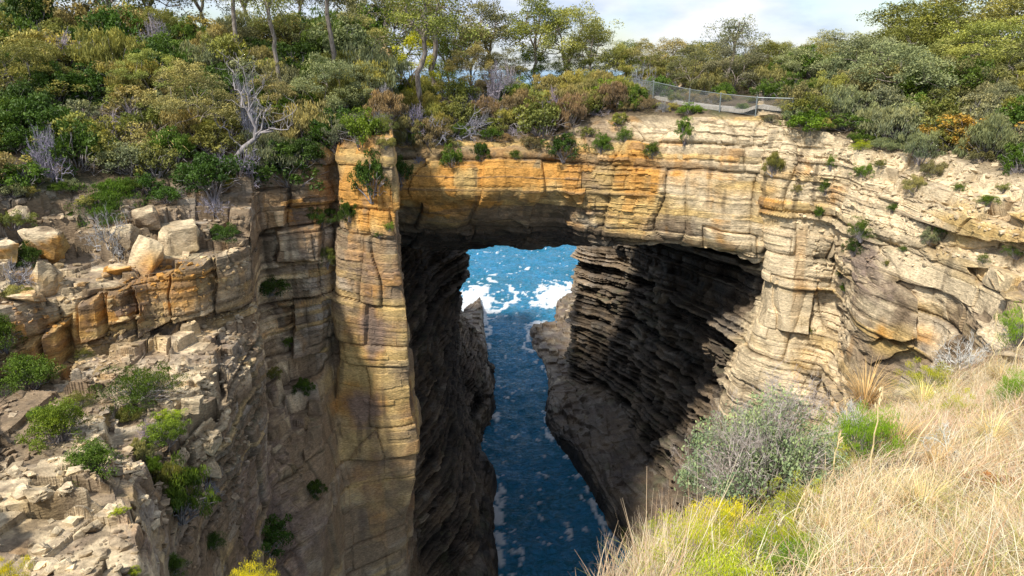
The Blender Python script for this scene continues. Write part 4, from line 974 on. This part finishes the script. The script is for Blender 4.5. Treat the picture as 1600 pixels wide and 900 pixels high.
# ------------------------------------------------------------------ the thicket between them
rs = random.Random(21)
def rim_left(px): return float(np.interp(px, [-150, 0, 60, 120, 200, 300, 380, 500, 560, 600], [318, 316, 300, 312, 300, 305, 290, 240, 205, 195]))
def rim_mid(px): return float(np.interp(px, [600, 650, 750, 850, 900, 950, 1000, 1060, 1240], [235, 235, 215, 215, 200, 180, 165, 150, 158]))
def rim_right(px): return float(np.interp(px, [1240, 1300, 1400, 1500, 1600, 1660], [180, 200, 225, 235, 255, 260]))
def scatter(x0, x1, y0, rimf, step, pal, size, where, groupn, skip=.0):
    y = y0
    while y < 320:
        st = step * (0.55 + 0.45 * (y - y0) / 200)
        x = x0 + rs.uniform(0, st)
        while x < x1:
            px, py = x + rs.uniform(-.3, .3) * st, y + rs.uniform(-.35, .35) * st * .6
            if py < rimf(px) and rs.random() > skip:
                k, colour, wd = rs.choice(pal)
                h = hit(px, py, GROUND)
                if h and h[0].y < 90 and h[0].z > 43.5:
                    s = depth_of(h[0]) / FPX
                    w = size * (0.7 + .6 * rs.random()) * s * 1.0; hh = w * rs.uniform(.6, .95) * (1.4 if k == 'dead' else 1)
                    plant(k, h[0] - Vector((0, 0, hh * .15)), w, hh, colour, tell(colour, wd, h[0], w, hh, k), f'{wd} plants in {where}')
            x += st
        y += st * .42
PAL_L = [('shrub', 'green', 'rounded shrub'), ('shrub', 'dark green', 'rounded shrub'), ('shrub', 'light olive', 'rounded shrub'), ('heath', 'green', 'heath shrub'), ('shrub', 'olive', 'rounded shrub'), ('heath', 'light olive', 'heath shrub'), ('heath', 'khaki', 'heath shrub'), ('shrub', 'dark green', 'rounded shrub'),
         ('dead', 'lilac-grey', 'leafless bush'), ('heath', 'grey-green', 'heath shrub'), ('shrub', 'khaki', 'rounded shrub'), ('shrub', 'grey-green', 'rounded shrub')]
PAL_M = [('heath', 'brown', 'heath shrub'), ('shrub', 'olive', 'rounded shrub'), ('heath', 'light olive', 'heath shrub'), ('dead', 'lilac-grey', 'leafless bush'), ('shrub', 'green', 'rounded shrub'), ('heath', 'khaki', 'heath shrub')]
PAL_R = [('shrub', 'olive', 'rounded shrub'), ('heath', 'grey-green', 'heath shrub'), ('shrub', 'grey-green', 'rounded shrub'), ('heath', 'light olive', 'heath shrub'), ('shrub', 'dull olive', 'rounded shrub'), ('shrub', 'green', 'rounded shrub')]
scatter(-150, 600, 50, rim_left, 80, PAL_L, 88, 'the thicket on the left hillside', 'l')
scatter(600, 1240, 112, rim_mid, 54, PAL_M, 56, 'the scrub along the top of the bridge', 'm')
scatter(1240, 1660, 110, rim_right, 74, PAL_R, 80, 'the scrub under the right-hand gums', 'r')
def fringe(x0, x1, rimf, lo, hi, step, pal, size, groupn, seed):
    r2 = random.Random(seed); x = x0
    while x < x1:
        px = x + r2.uniform(-.4, .4) * step; py = rimf(px) + r2.uniform(lo, hi); h = hit(px, py, GROUND)
        if h and h[0].y < 70:
            s = depth_of(h[0]) / FPX; k, colour, wd = r2.choice(pal); w = size * r2.uniform(.6, 1.3) * s; hh = w * r2.uniform(.45, .8)
            plant(k, h[0] - Vector((0, 0, hh * .15)), w, hh, colour, tell(colour, 'low ' + wd, h[0], w, hh, k), groupn)
        x += step
fringe(-10, 600, rim_left, -22, 12, 24, PAL_L, 50, 'low plants along the left rim', 31)
fringe(610, 1080, rim_mid, -14, 22, 22, PAL_M, 34, 'low plants along the rim of the bridge', 32)
fringe(1240, 1620, rim_right, -10, 16, 24, PAL_R, 40, 'low plants along the right rim', 33)
fringe(900, 1270, lambda x: 168, -14, 10, 26, PAL_M[:1] + PAL_M[1:3] + PAL_M[4:], 30, 'low plants by the fence', 34)
print('plants', NPL[0])
# ------------------------------------------------------------------ bare curving trunk on the left rim
h0 = hit(372, 262)
if h0:
    s = depth_of(h0[0]) / FPX; B = Geo(); rg = np.random.RandomState(4)
    def P_(dx, dy, dd=0): return np.array([dx * s, dd, dy * s])
    main = [P_(0,-14), P_(-4,12,.1), P_(10,30,.2), P_(30,44,.2), P_(34,62,.1), P_(26,84,0)]
    B.add(*tube(np.array(main), [.26,.2,.16,.13,.11,.09], 8))
    for a, e, r in [(3,(62,96),.07),(4,(8,118),.07),(5,(40,140),.06),(5,(2,150),.05),(3,(90,60),.07),(2,(-26,64),.06),(4,(58,130),.05),(5,(20,160),.05),(3,(100,90),.05)]:
        q = limb(main[a], P_(*e) + np.array([0, rg.normal() * .4, 0]), rg, .22, 8); B.add(*tube(q, np.linspace(r, r * .35, 8), 5))
        for j in range(7):
            m = q[rg.randint(3, 8)]; q2 = limb(m, m + np.array([rg.normal() * .5, rg.normal() * .5, .35 + rg.rand() * .7]), rg, .3, 5); B.add(*tube(q2, np.linspace(r * .35, .008, 5), 3))
    e = link('dead_tree', B.mesh('dead_tree', M_WOOD, True), None, h0[0])
    tag(e, 'bare silver-grey dead tree with a curving trunk on the left cliff rim', 'dead tree')

# ------------------------------------------------------------------ fence and path on the bridge
M_STEEL, n_, b_, _ = newmat('galvanised_steel'); b_.inputs['Base Color'].default_value = (.24, .27, .27, 1); b_.inputs['Metallic'].default_value = .5; b_.inputs['Roughness'].default_value = .5
FP = [(975,146),(1020,154),(1076,167),(1124,175),(1180,182),(1236,184),(1272,182)]
fp = []
for px, D in FP:
    hh_ = hit(px, D)[0]; fp.append(Vector(hh_))
open('/tmp/fence.txt', 'w').write(str([tuple(round(c, 1) for c in v) for v in fp]))
fe = bpy.data.objects.new('chain_link_fence', None); COL.objects.link(fe); fe.location = fp[3]
tag(fe, 'grey galvanised chain-link fence on the cliff top behind the arch', 'fence')
for i, v in enumerate(fp):
    G = Geo(); G.add(*tube([v - fp[3] - Vector((0, 0, .3)), v - fp[3] + Vector((0, 0, 1.28))], [.045, .045], 8)); 
    G.add(*tube([v - fp[3] + Vector((0, 0, 1.28)), v - fp[3] + Vector((0, 0, 1.33))], [.06, .02], 8))
    link('post', G.mesh('post', M_STEEL), fe)
for a, b in zip(fp[:-1], fp[1:]):
    A, Bv = a - fp[3], b - fp[3]
    for nm, zz, r in (('top_rail', 1.24, .026), ('bottom_wire', .08, .008)):
        G = Geo(); G.add(*tube([A + Vector((0, 0, zz)), Bv + Vector((0, 0, zz))], [r, r], 6)); link(nm, G.mesh(nm, M_STEEL), fe)
    G = Geo(); Lh = (Bv - A).length; st = .13; H_ = 1.16
    for sgn in (1, -1):
        k = -H_
        while k < Lh:
            # wire from (k,0) to (k+H,H), clipped to the bay
            u0, u1 = max(k, 0), min(k + H_, Lh)
            if u1 - u0 > .02:
                v0, v1 = u0 - k, u1 - k
                if sgn < 0: v0, v1 = H_ - v0, H_ - v1
                q0 = A.lerp(Bv, u0 / Lh) + Vector((0, 0, .08 + v0)); q1 = A.lerp(Bv, u1 / Lh) + Vector((0, 0, .08 + v1))
                G.add(*tube([q0, q1], [.0055, .0055], 3))
            k += st
    link('wire_mesh', G.mesh('wire_mesh', M_STEEL), fe)
pr = []; cl = []
for k in range(0, 60):
    t = k / 59 * (len(fp) - 2.2) + 1.0; i0 = min(int(t), len(fp) - 2); q_ = fp[i0].lerp(fp[i0 + 1], t - i0); tg = (fp[i0 + 1] - fp[i0]); nn_ = Vector((-tg.y, tg.x, 0)).normalized()
    if nn_.y < 0: nn_ = -nn_
    c_ = q_ + nn_ * .75; zc_ = max(drop(c_.x + nn_.x * o_, c_.y + nn_.y * o_) for o_ in (-.4, 0, .4)); cl.append((c_.x, c_.y, zc_, nn_.x, nn_.y))
cl = np.array(cl)
for _ in range(8): cl[1:-1] = (cl[:-2] + 2 * cl[1:-1] + cl[2:]) / 4
for x, y, z, nx_, ny_ in cl:
    pr.append([(x - nx_ * .62, y - ny_ * .62, z - .18), (x - nx_ * .58, y - ny_ * .58, z + .05), (x + nx_ * .6, y + ny_ * .6, z + .07), (x + nx_ * .64, y + ny_ * .64, z - .18)])
M_PATH = bark_mat('pale_gravel', (.30, .27, .22), (.46, .42, .36))
pr = np.array(pr); path = link('path', grid_mesh('path', pr.reshape(-1, 3), 60, 4, M_PATH)); tag(path, kind='structure')

# ------------------------------------------------------------------ loose rocks
import bmesh
def block_geo(seed, n=26, sub=True):
    rg = np.random.RandomState(seed); bm = bmesh.new()
    for i in range(n):
        q = rg.uniform(-1, 1, 3); m = np.abs(q).max(); q = q / m * (.82 + .18 * rg.rand()); q[2] *= .95
        q = np.sign(q) * np.abs(q) ** .75
        bm.verts.new(q * .5)
    bmesh.ops.convex_hull(bm, input=bm.verts)
    bmesh.ops.delete(bm, geom=[v for v in bm.verts if not v.link_faces], context='VERTS')
    if sub:
        bmesh.ops.bevel(bm, geom=bm.edges[:], offset=.02, segments=1, affect='EDGES')
        bmesh.ops.triangulate(bm, faces=bm.faces)
        bmesh.ops.subdivide_edges(bm, edges=bm.edges, cuts=3, use_grid_fill=True)
        bmesh.ops.triangulate(bm, faces=bm.faces)
    bm.verts.ensure_lookup_table()
    V = np.array([v.co[:] for v in bm.verts]); F = np.array([[v.index for v in f.verts] for f in bm.faces]); bm.free()
    return V, F
HULL = [block_geo(900 + i, 14, False) for i in range(8)]
BO = [  # foot px, foot py, width px, height px, base colours, label
 (66, 400, 74, 60, dict(o=.9), 'large tilted boulder with an orange face and pale top at the left'),
 (12, 405, 44, 40, dict(o=.55, c=.3), 'orange and cream boulder cut off by the left edge'),
 (68, 452, 58, 60, dict(o=.2, c=.3), 'tall brown boulder under the large orange-faced one'),
 (283, 392, 74, 52, dict(c=.45, o=.1), 'squat pale boulder with a layered top beside the rim shrubs'),
 (225, 418, 58, 56, dict(c=.55, g=.1), 'leaning pale grey boulder left of the squat layered one'),
 (196, 378, 42, 34, dict(c=.35, g=.2), 'grey boulder behind the leaning pale one'),
 (183, 432, 44, 22, dict(c=.5, o=.5), 'small flat boulder with a yellow underside in front of the leaning one'),
 (228, 352, 42, 34, dict(c=.2, g=.3), 'grey boulder beside the bright green rounded shrub'),
 (30, 340, 40, 20, dict(c=.6), 'low white block at the left edge below the rim shrubs'),
 (40, 475, 52, 22, dict(c=.5), 'low pale slab on the rubble near the left edge'),
 (135, 830, 60, 20, dict(c=.7), 'small pale slab lying on the white rock at the bottom left'),
 (60, 780, 50, 20, dict(c=.4, o=.3), 'flat brownish slab on the white rock at the bottom left'),
 (105, 770, 34, 16, dict(c=.6), 'small square grey stone above the white rock at the bottom left'),
 (300, 640, 40, 30, dict(c=.6), 'pale crumbling boulder at the edge of the drop left of the spur'),
 (325, 700, 46, 36, dict(c=.7), 'white crumbling boulder hanging over the near gully'),
 (322, 745, 40, 40, dict(c=.6), 'pale boulder lowest on the edge over the near gully'),
 (505, 248, 44, 32, dict(g=.5), 'grey boulder perched on the rim left of the pillar'),
 (1420, 640, 60, 52, dict(c=.9), 'bright white boulder on the grassy slope at the right'),
 (1585, 575, 60, 34, dict(c=.6), 'pale half-buried boulder at the right edge of the grassy slope'),
]
SC_HULL = [block_geo(500 + i, 15) for i in range(6)]
for i, (px, py, wp, hp, bs, lab) in enumerate(BO):
    h = hit(px, py)
    if not h: continue
    s = depth_of(h[0]) / FPX; V, F = SC_HULL[i % 6]; rg = np.random.RandomState(i)
    a = rg.rand() * 6.28; R_ = np.array([[math.cos(a), -math.sin(a), 0], [math.sin(a), math.cos(a), 0], [0, 0, 1]])
    wp *= .82; hp *= .85; V2 = (V @ R_.T) * np.array([wp, wp * .9, hp * 1.25]) * s; n_ = V2 / (np.linalg.norm(V2, axis=1, keepdims=True) + 1e-9)
    pw = V2 + np.array(h[0]); d, RR = rock(pw); V2 = V2 + n_ * (fbm(V2 / (.22 * wp * s), 3, i)[:, None] * .085 * wp * s) + n_ * (np.clip(d, -1.5, 1) * .2)[:, None]
    up_ = sst(n_[:, 2], .35, .65); col = stone_colour(pw, n_, RR, dict(o=bs.get('o', 0) * (1 - .9 * up_), c=bs.get('c', 0) * .8 + .5 * up_, g=bs.get('g', 0), d=0))
    me = raw_mesh('boulder', V2, F, M_ROCK, col); o = link('boulder', me, None, Vector(h[0]) + Vector((0, .1 * wp * s, hp * s * .3)))
    o.rotation_euler = (rg.uniform(-.2, .2), rg.uniform(-.25, .25), 0)
    tag(o, lab, 'boulder', 'loose boulders')
def scree(name, tests, n, smin, smax, base, lab, seed, objs):
    rg = np.random.RandomState(seed); VV = []; FF = []; PP = []; k = 0; tries = 0
    while k < n and tries < n * 4:
        tries += 1
        px, py = tests(rg)
        h = hit(px, py, objs)
        if not h or h[2].z < .3: continue
        V, F = HULL[rg.randint(8)]; sz = smin * (smax / smin) ** (rg.rand() ** 1.8)
        a = rg.rand() * 6.28; c, s = math.cos(a), math.sin(a); tl = rg.normal() * .35
        R1 = np.array([[c, -s, 0], [s, c, 0], [0, 0, 1]]); R2 = np.array([[1, 0, 0], [0, math.cos(tl), -math.sin(tl)], [0, math.sin(tl), math.cos(tl)]])
        V2 = (V * np.array([1, .6 + .4 * rg.rand(), .35 + .4 * rg.rand()]) * sz) @ R2.T @ R1.T + np.array(h[0]) + (0, 0, sz * .12)
        VV.append(V2); FF.append(F + sum(0 for _ in ()) + (PP[-1] if PP else 0)); PP.append((PP[-1] if PP else 0) + len(V)); k += 1
    V = np.concatenate(VV); F = np.concatenate(FF); d, RR = rock(V)
    me = raw_mesh(name, V, F, M_ROCK, stone_colour(V, V, RR, base) * (0.8 + .5 * np.repeat(rg.rand(len(VV)), [len(v) for v in VV]))[:, None]); o = link(name, me)
    tag(o, lab, 'rubble', kind='stuff'); return o
def t_left(rg):
    while 1:
        px, py = rg.uniform(-20, 400), rg.uniform(290, 900)
        if px < 240 and py > 745 and rg.rand() < .8: continue
        if noise(np.array([[px / 70, py / 45, .5]]), 3)[0] < -.1 and rg.rand() < .8: continue
        return px, py
def t_right(rg): return rg.uniform(1240, 1600), rg.uniform(195, 420)
scree('rubble', t_left, 4200, .04, .42, dict(c=.3, o=.12, g=.15), 'broken grey and cream stones strewn over the left bench', 1, [o_left])
scree('rubble', t_right, 1300, .06, .38, dict(c=.6, o=.05), 'white and cream stones strewn below the right-hand rim', 2, [o_right])

# ------------------------------------------------------------------ dry grass under the camera
M_GR, n, b, out = newmat('dry_grass'); l = n.links.new
at = n.nodes.new('ShaderNodeAttribute'); at.attribute_name = 'col'; l(at.outputs['Color'], b.inputs['Base Color']); b.inputs['Roughness'].default_value = .6
tt = n.nodes.new('ShaderNodeBsdfTranslucent'); l(at.outputs['Color'], tt.inputs['Color']); ms = n.nodes.new('ShaderNodeMixShader'); ms.inputs[0].default_value = .3
l(b.outputs[0], ms.inputs[1]); l(tt.outputs[0], ms.inputs[2]); l(ms.outputs[0], out.inputs[0])
def grass(name, n_tuft, blades, area, L0, L1, pal, lab, seed, wid=.0045, keep=None, droop=.8, lean=(.5, -.25)):
    rg = np.random.RandomState(seed); C = []; NN = []
    for k in range(n_tuft * 3):
        if len(C) >= n_tuft: break
        x = rg.uniform(area[0], area[1]); y = rg.uniform(area[2], area[3]) ; ok, loc, nor, i = o_near.ray_cast(Vector((x, y, 60)), Vector((0, 0, -1)))
        if not ok or loc.z < 44: continue
        px, py = proj(loc)
        if keep and not keep(px, py, rg, loc): continue
        C.append(loc[:])
    C = np.array(C); m = len(C); C = np.repeat(C, blades, 0); N = len(C)
    C[:, :2] += rg.normal(size=(N, 2)) * .06
    f1 = fbm(C / 1.4, 2, 301); f2 = fbm(C / 1.4, 2, 302)
    a = np.arctan2(f2 * 1.5 + lean[1], f1 * 1.5 + lean[0]) + rg.normal(size=N) * 1.15
    ln = L0 + (L1 - L0) * rg.rand(N) ** 1.5; ln *= (.55 + .9 * (fbm(C / .7, 2, 303) + .5))
    dr = droop * (.45 + .8 * rg.rand(N)); S = 3; t = np.linspace(0, 1, S + 1)
    d = np.stack([np.cos(a), np.sin(a), np.zeros(N)], 1); s = np.stack([-np.sin(a + rg.normal(size=N)), np.cos(a), np.zeros(N)], 1)
    V = np.zeros((N, S + 1, 2, 3))
    for j, tt_ in enumerate(t):
        hz = ln * (tt_ * .35 + dr * .75 * tt_ ** 1.7); vz = ln * (tt_ * (1 - .25 * dr) - dr * .62 * tt_ ** 2.2)
        p_ = C + d * hz[:, None] + np.array([0, 0, 1]) * vz[:, None]; w = (wid * (1 - .8 * tt_) * (.5 + 1.0 * rg.rand(N) ** 2))[:, None]
        V[:, j, 0] = p_ - s * w; V[:, j, 1] = p_ + s * w
    V[:, 0, :, 2] -= .04
    idx = np.arange(N * (S + 1) * 2).reshape(N, S + 1, 2)
    F = np.stack([idx[:, :-1, 0], idx[:, :-1, 1], idx[:, 1:, 1], idx[:, 1:, 0]], -1).reshape(-1, 4)
    c = np.array(pal(C, rg)); c = np.repeat(c, (S + 1) * 2, 0)
    me = raw_mesh(name, V.reshape(-1, 3), F, M_GR, np.clip(c, 0, .85)); o = link(name, me); tag(o, lab, 'grass', kind='stuff'); print(name, m, N); return o
ST_ = np.array([.78, .60, .34]); PK = np.array([.74, .51, .34]); WH = np.array([.85, .78, .58]); GY = np.array([.42, .44, .07]); RB = np.array([.50, .28, .15])
def pal_straw(C, rg):
    r = rg.rand(len(C)); c = np.tile(ST_, (len(C), 1)); f = fbm(C / .9, 3, 311)
    c = mixc(c, PK, sst(f + rg.normal(size=len(C)) * .25, 0, .5)); c = mixc(c, WH, (r > .7) * .8); c = mixc(c, RB, (r < .12 + .3 * sst(fbm(C / .6, 2, 314), 0, .4)) * .8)
    px = 800 + C[:, 0] / (C[:, 1] + 1) * 1000
    c = mixc(c, GY * .8, ((rg.rand(len(C)) < .10 + .25 * sst(fbm(C / .8, 2, 316), .1, .4))) * .8)
    q = C[:, 0] / (C[:, 1] * CT + (CAMZ - C[:, 2]) * ST)
    g = sst(fbm(C / 1.1, 2, 312) * .6 + (.36 - q) * 3.5, .1, .6); c = mixc(c, GY, g * (rg.rand(len(C)) < .7))
    return c * (.72 + .45 * rg.rand(len(C)))[:, None]
def kp(px, py, rg, loc):
    if px < 985 + 25 * rg.rand(): return False
    if noise(np.array([[loc.x / .5, loc.y / .5, 1.5]]), 9)[0] < -.35 and rg.rand() < .8: return False
    if 1030 < px < 1265 and py > 770 and rg.rand() < .7: return False
    return rg.rand() < np.clip(7.0 / max(1, loc.y) , .3, 1)
grass('dry_grass', 12000, 20, (-1, 16, .8, 13.5), .14, .48, pal_straw, 'long straw-coloured grass matted over the near slope', 5, keep=kp, wid=.0030)
def pal_seed(C, rg): return mixc(np.tile(np.array([.55, .37, .22]), (len(C), 1)), WH, rg.rand(len(C)) ** 2)
def kp2(px, py, rg, loc): return 930 < px < 1110 and py > 830 and py < 960
grass('seeding_grass', 260, 14, (.4, 4.5, 3.2, 7.5), .28, .62, pal_seed, 'upright rusty seeding grass at the lip of the near slope', 6, keep=kp2, droop=.12, wid=.004)

# ------------------------------------------------------------------ the near bushes
hero = make_shrub(301, n=32, per=520, leaf=.038, ragged=.45, twigs=420, asp=1.9, tall=1.05, lo=.3)
hero['trunk'].materials.clear(); hero['trunk'].materials.append(M_WOOD)
NAMES['hero'] = ('coastal_bush', 'bush'); LIB['hero'] = [hero]; C_['silver-green'] = (.25, .31, .18)
def near(kind, px, py, wp, hp, colour, label, **k):
    h = hit(px, py, [o_near])
    if h is None: print('no ground', label); return None
    s = depth_of(h[0]) / FPX; return plant(kind, h[0] - Vector((0, 0, .08)), wp * s, hp * s, colour, label, **k)
M_PALE = bark_mat('bleached_twigs', (.30, .25, .22), (.58, .52, .48))
e = near('hero', 1190, 800, 235, 225, 'silver-green', 'large silver-green bush with bleached bare twigs at the lip of the near slope', rz=.4)
for c in e.children:
    if c.name.startswith('branches'): c.data.materials[0] = M_PALE
dd = make_dead(305, main=10, flat=.7, r0=.016, lev=4); dd['trunk'].materials[0] = M_PALE; dd2 = make_dead(306, main=12, flat=1.1, r0=.014, lev=4); dd2['trunk'].materials[0] = M_PALE
o = link('bare_branches', dd['trunk'], e, Vector((-.55, 0, .35))); o.scale = (.85, .6, .8); o['label'] = 'bleached bare branches sticking out to the left'
o = link('bare_branches', dd2['trunk'], e, Vector((.1, .1, .55))); o.scale = (.95, .8, .75); o['label'] = 'bleached bare twigs through the top of the bush'
LIB['yel'] = [make_shrub(311, n=30, per=420, leaf=.050, stand=.75, asp=4.5, ragged=.6, twigs=60, lo=.15, tall=1.1), make_shrub(312, n=24, per=420, leaf=.055, stand=.8, asp=4.5, ragged=.7, twigs=60, lo=.15, tall=1.2)]
NAMES['yel'] = ('yellow_green_shrub', 'shrub'); C_['yellow-green'] = (.38, .42, .035); C_['vivid green'] = (.20, .33, .03); C_['gold'] = (.60, .52, .03); C_['sand'] = (.66, .54, .32); C_['rust'] = (.36, .21, .11); C_['russet straw'] = (.52, .41, .24)
near('yel', 1090, 905, 150, 115, 'yellow-green', 'yellow-green shrub in front of the silver-green bush at the bottom', var=0)
near('yel', 1190, 890, 160, 120, 'yellow-green', 'second yellow-green shrub right in front of the silver-green bush', var=1)
near('yel', 1150, 960, 170, 130, 'yellow-green', 'low yellow-green shrub cut off by the bottom edge right of the seeding grass', var=0)
near('yel', 1245, 810, 110, 80, 'yellow-green', 'small yellow-green shrub at the right foot of the silver-green bush', var=1)
near('yel', 1060, 860, 110, 80, 'yellow-green', 'yellow-green shrub leftmost at the lip beside the seeding grass', var=1)
near('yel', 1250, 900, 130, 90, 'vivid green', 'greener feathery shrub at the bottom right of the yellow-green ones', var=0)
near('yel', 1130, 850, 120, 90, 'gold', 'golden shrub under the bare branches of the silver-green bush', var=0)
near('yel', 1345, 720, 120, 110, 'vivid green', 'vivid green feathery shrub in the grass right of the silver-green bush', var=0)
near('yel', 1490, 665, 90, 70, 'yellow-green', 'small yellow-green shrub in the grass below the white boulder', var=1)
near('yel', 1580, 640, 60, 80, 'vivid green', 'sparse green shrub in the grass near the right edge', var=0)
near('yel', 1595, 545, 90, 90, 'vivid green', 'vivid green shrub rising at the right edge above the grassy slope', var=1)
near('dead', 1520, 715, 170, 90, 'pale grey', 'white bleached dead branch lying in the grass at the right', var=1)
near('dead', 1330, 690, 90, 90, 'pale grey', 'pale bare twigs rising above the vivid green feathery shrub', var=2)
near('dead', 1500, 580, 90, 80, 'pale grey', 'pale dead twigs at the top edge of the grassy slope', var=0)
for px, py, D, w, h, lab, v in [(395, 922, 4.2, .46, .22, 'golden shrub tips poking up at the bottom edge left of the pillar', 0), (4, 918, 4.4, .40, .26, 'golden shrub tips in the bottom left corner', 1)]:
    t = W(px, py, D); c = 'gold'
    plant('yel', Vector((t[0], t[1], t[2] - .16)), w, h + .16, c, lab, var=v)
LIB['tuft2'] = [make_grass_tuft(91, n=420, wdt=.006, droop=.75), make_grass_tuft(92, n=380, wdt=.006, droop=1.0)]; NAMES['tuft2'] = ('grass_tussock', 'grass tussock')
TU = [(1290,835,'left of the bright upright stalk'),(1370,850,'in the middle of the matted grass'),(1440,800,'right of the middle of the matted grass'),(1500,860,'near the bottom right of the slope'),(1560,810,'low at the right edge'),
 (1400,700,'below the white boulder'),(1460,740,'left of the bleached dead branch'),(1545,700,'right of the bleached dead branch'),(1310,890,'at the bottom edge right of the shrubs'),(1430,890,'at the bottom edge in the middle of the grass'),
 (1590,880,'in the bottom right corner'),(1350,640,'at the lip above the vivid green shrub'),(1560,600,'under the tallest straw stalk'),(1440,640,'beside the white boulder')]
for i_, (px, py, w_) in enumerate(TU):
    near('tuft2', px, py, 90 + 30 * (i_ % 3), 60 + 14 * (i_ % 4), ['straw', 'sand', 'russet straw'][i_ % 3], ['golden', 'sandy', 'rusty'][i_ % 3] + ' tussock of dry grass ' + w_, group='tussocks on the near slope')
near('heath', 1570, 770, 90, 50, 'rust', 'withered rusty shrub at the right edge of the near slope')
near('heath', 1530, 760, 60, 34, 'rust', 'small withered rusty shrub left of the larger rusty one')
near('yel', 1455, 620, 80, 70, 'yellow-green', 'yellow-green shrub just right of the white boulder', var=1)
near('yel', 1300, 745, 90, 70, 'yellow-green', 'yellow-green shrub between the silver-green bush and the vivid green one', var=0)
near('yel', 1225, 860, 110, 80, 'yellow-green', 'yellow-green shrub below the right half of the silver-green bush', var=1)
def stalk(px, py, hp, lean, label):
    h = hit(px, py, [o_near])
    if h is None: return
    s = depth_of(h[0]) / FPX; H_ = hp * s; rg = np.random.RandomState(px); G = Geo()
    q = limb((0, 0, -.03), (lean * H_, rg.normal() * .05, H_), rg, .05, 9); G.add(*tube(q, np.linspace(.0075, .0035, 9), 5))
    for j in range(22):
        t = q[-1] - (q[-1] - q[-3]) * rg.rand() * 1.0; C = t + rg.normal(size=3) * .008; V, F, lv = leaves(rg, C[None] , .05, .1, 4, .6); G.add(V, F, .6)
    o = link('grass_stalk', G.mesh('grass_stalk', M_GRS)); o.location = h[0]; tag(o, label, 'grass stalk', 'tall dry stalks on the near slope')
M_GRS, n2, b2, _ = newmat('straw_stalk'); b2.inputs['Base Color'].default_value = (.72, .58, .32, 1); b2.inputs['Roughness'].default_value = .6
stalk(1572, 640, 190, -.10, 'tallest straw stalk at the right above the green shrub')
stalk(1545, 600, 120, -.06, 'thin pale stalk left of the tallest straw stalk')
stalk(1290, 775, 120, .02, 'straw stalk standing beside the silver-green bush')
stalk(1356, 760, 170, -.02, 'bright upright stalk in the middle of the vivid green shrub')
stalk(1410, 740, 130, .35, 'stalk leaning right above the matted grass')
stalk(1330, 700, 90, -.3, 'short stalk leaning left beside the vivid green shrub')
stalk(1240, 860, 110, .05, 'straw stalk among the yellow-green shrubs')
stalk(1470, 700, 110, -.25, 'stalk leaning left near the bleached dead branch')
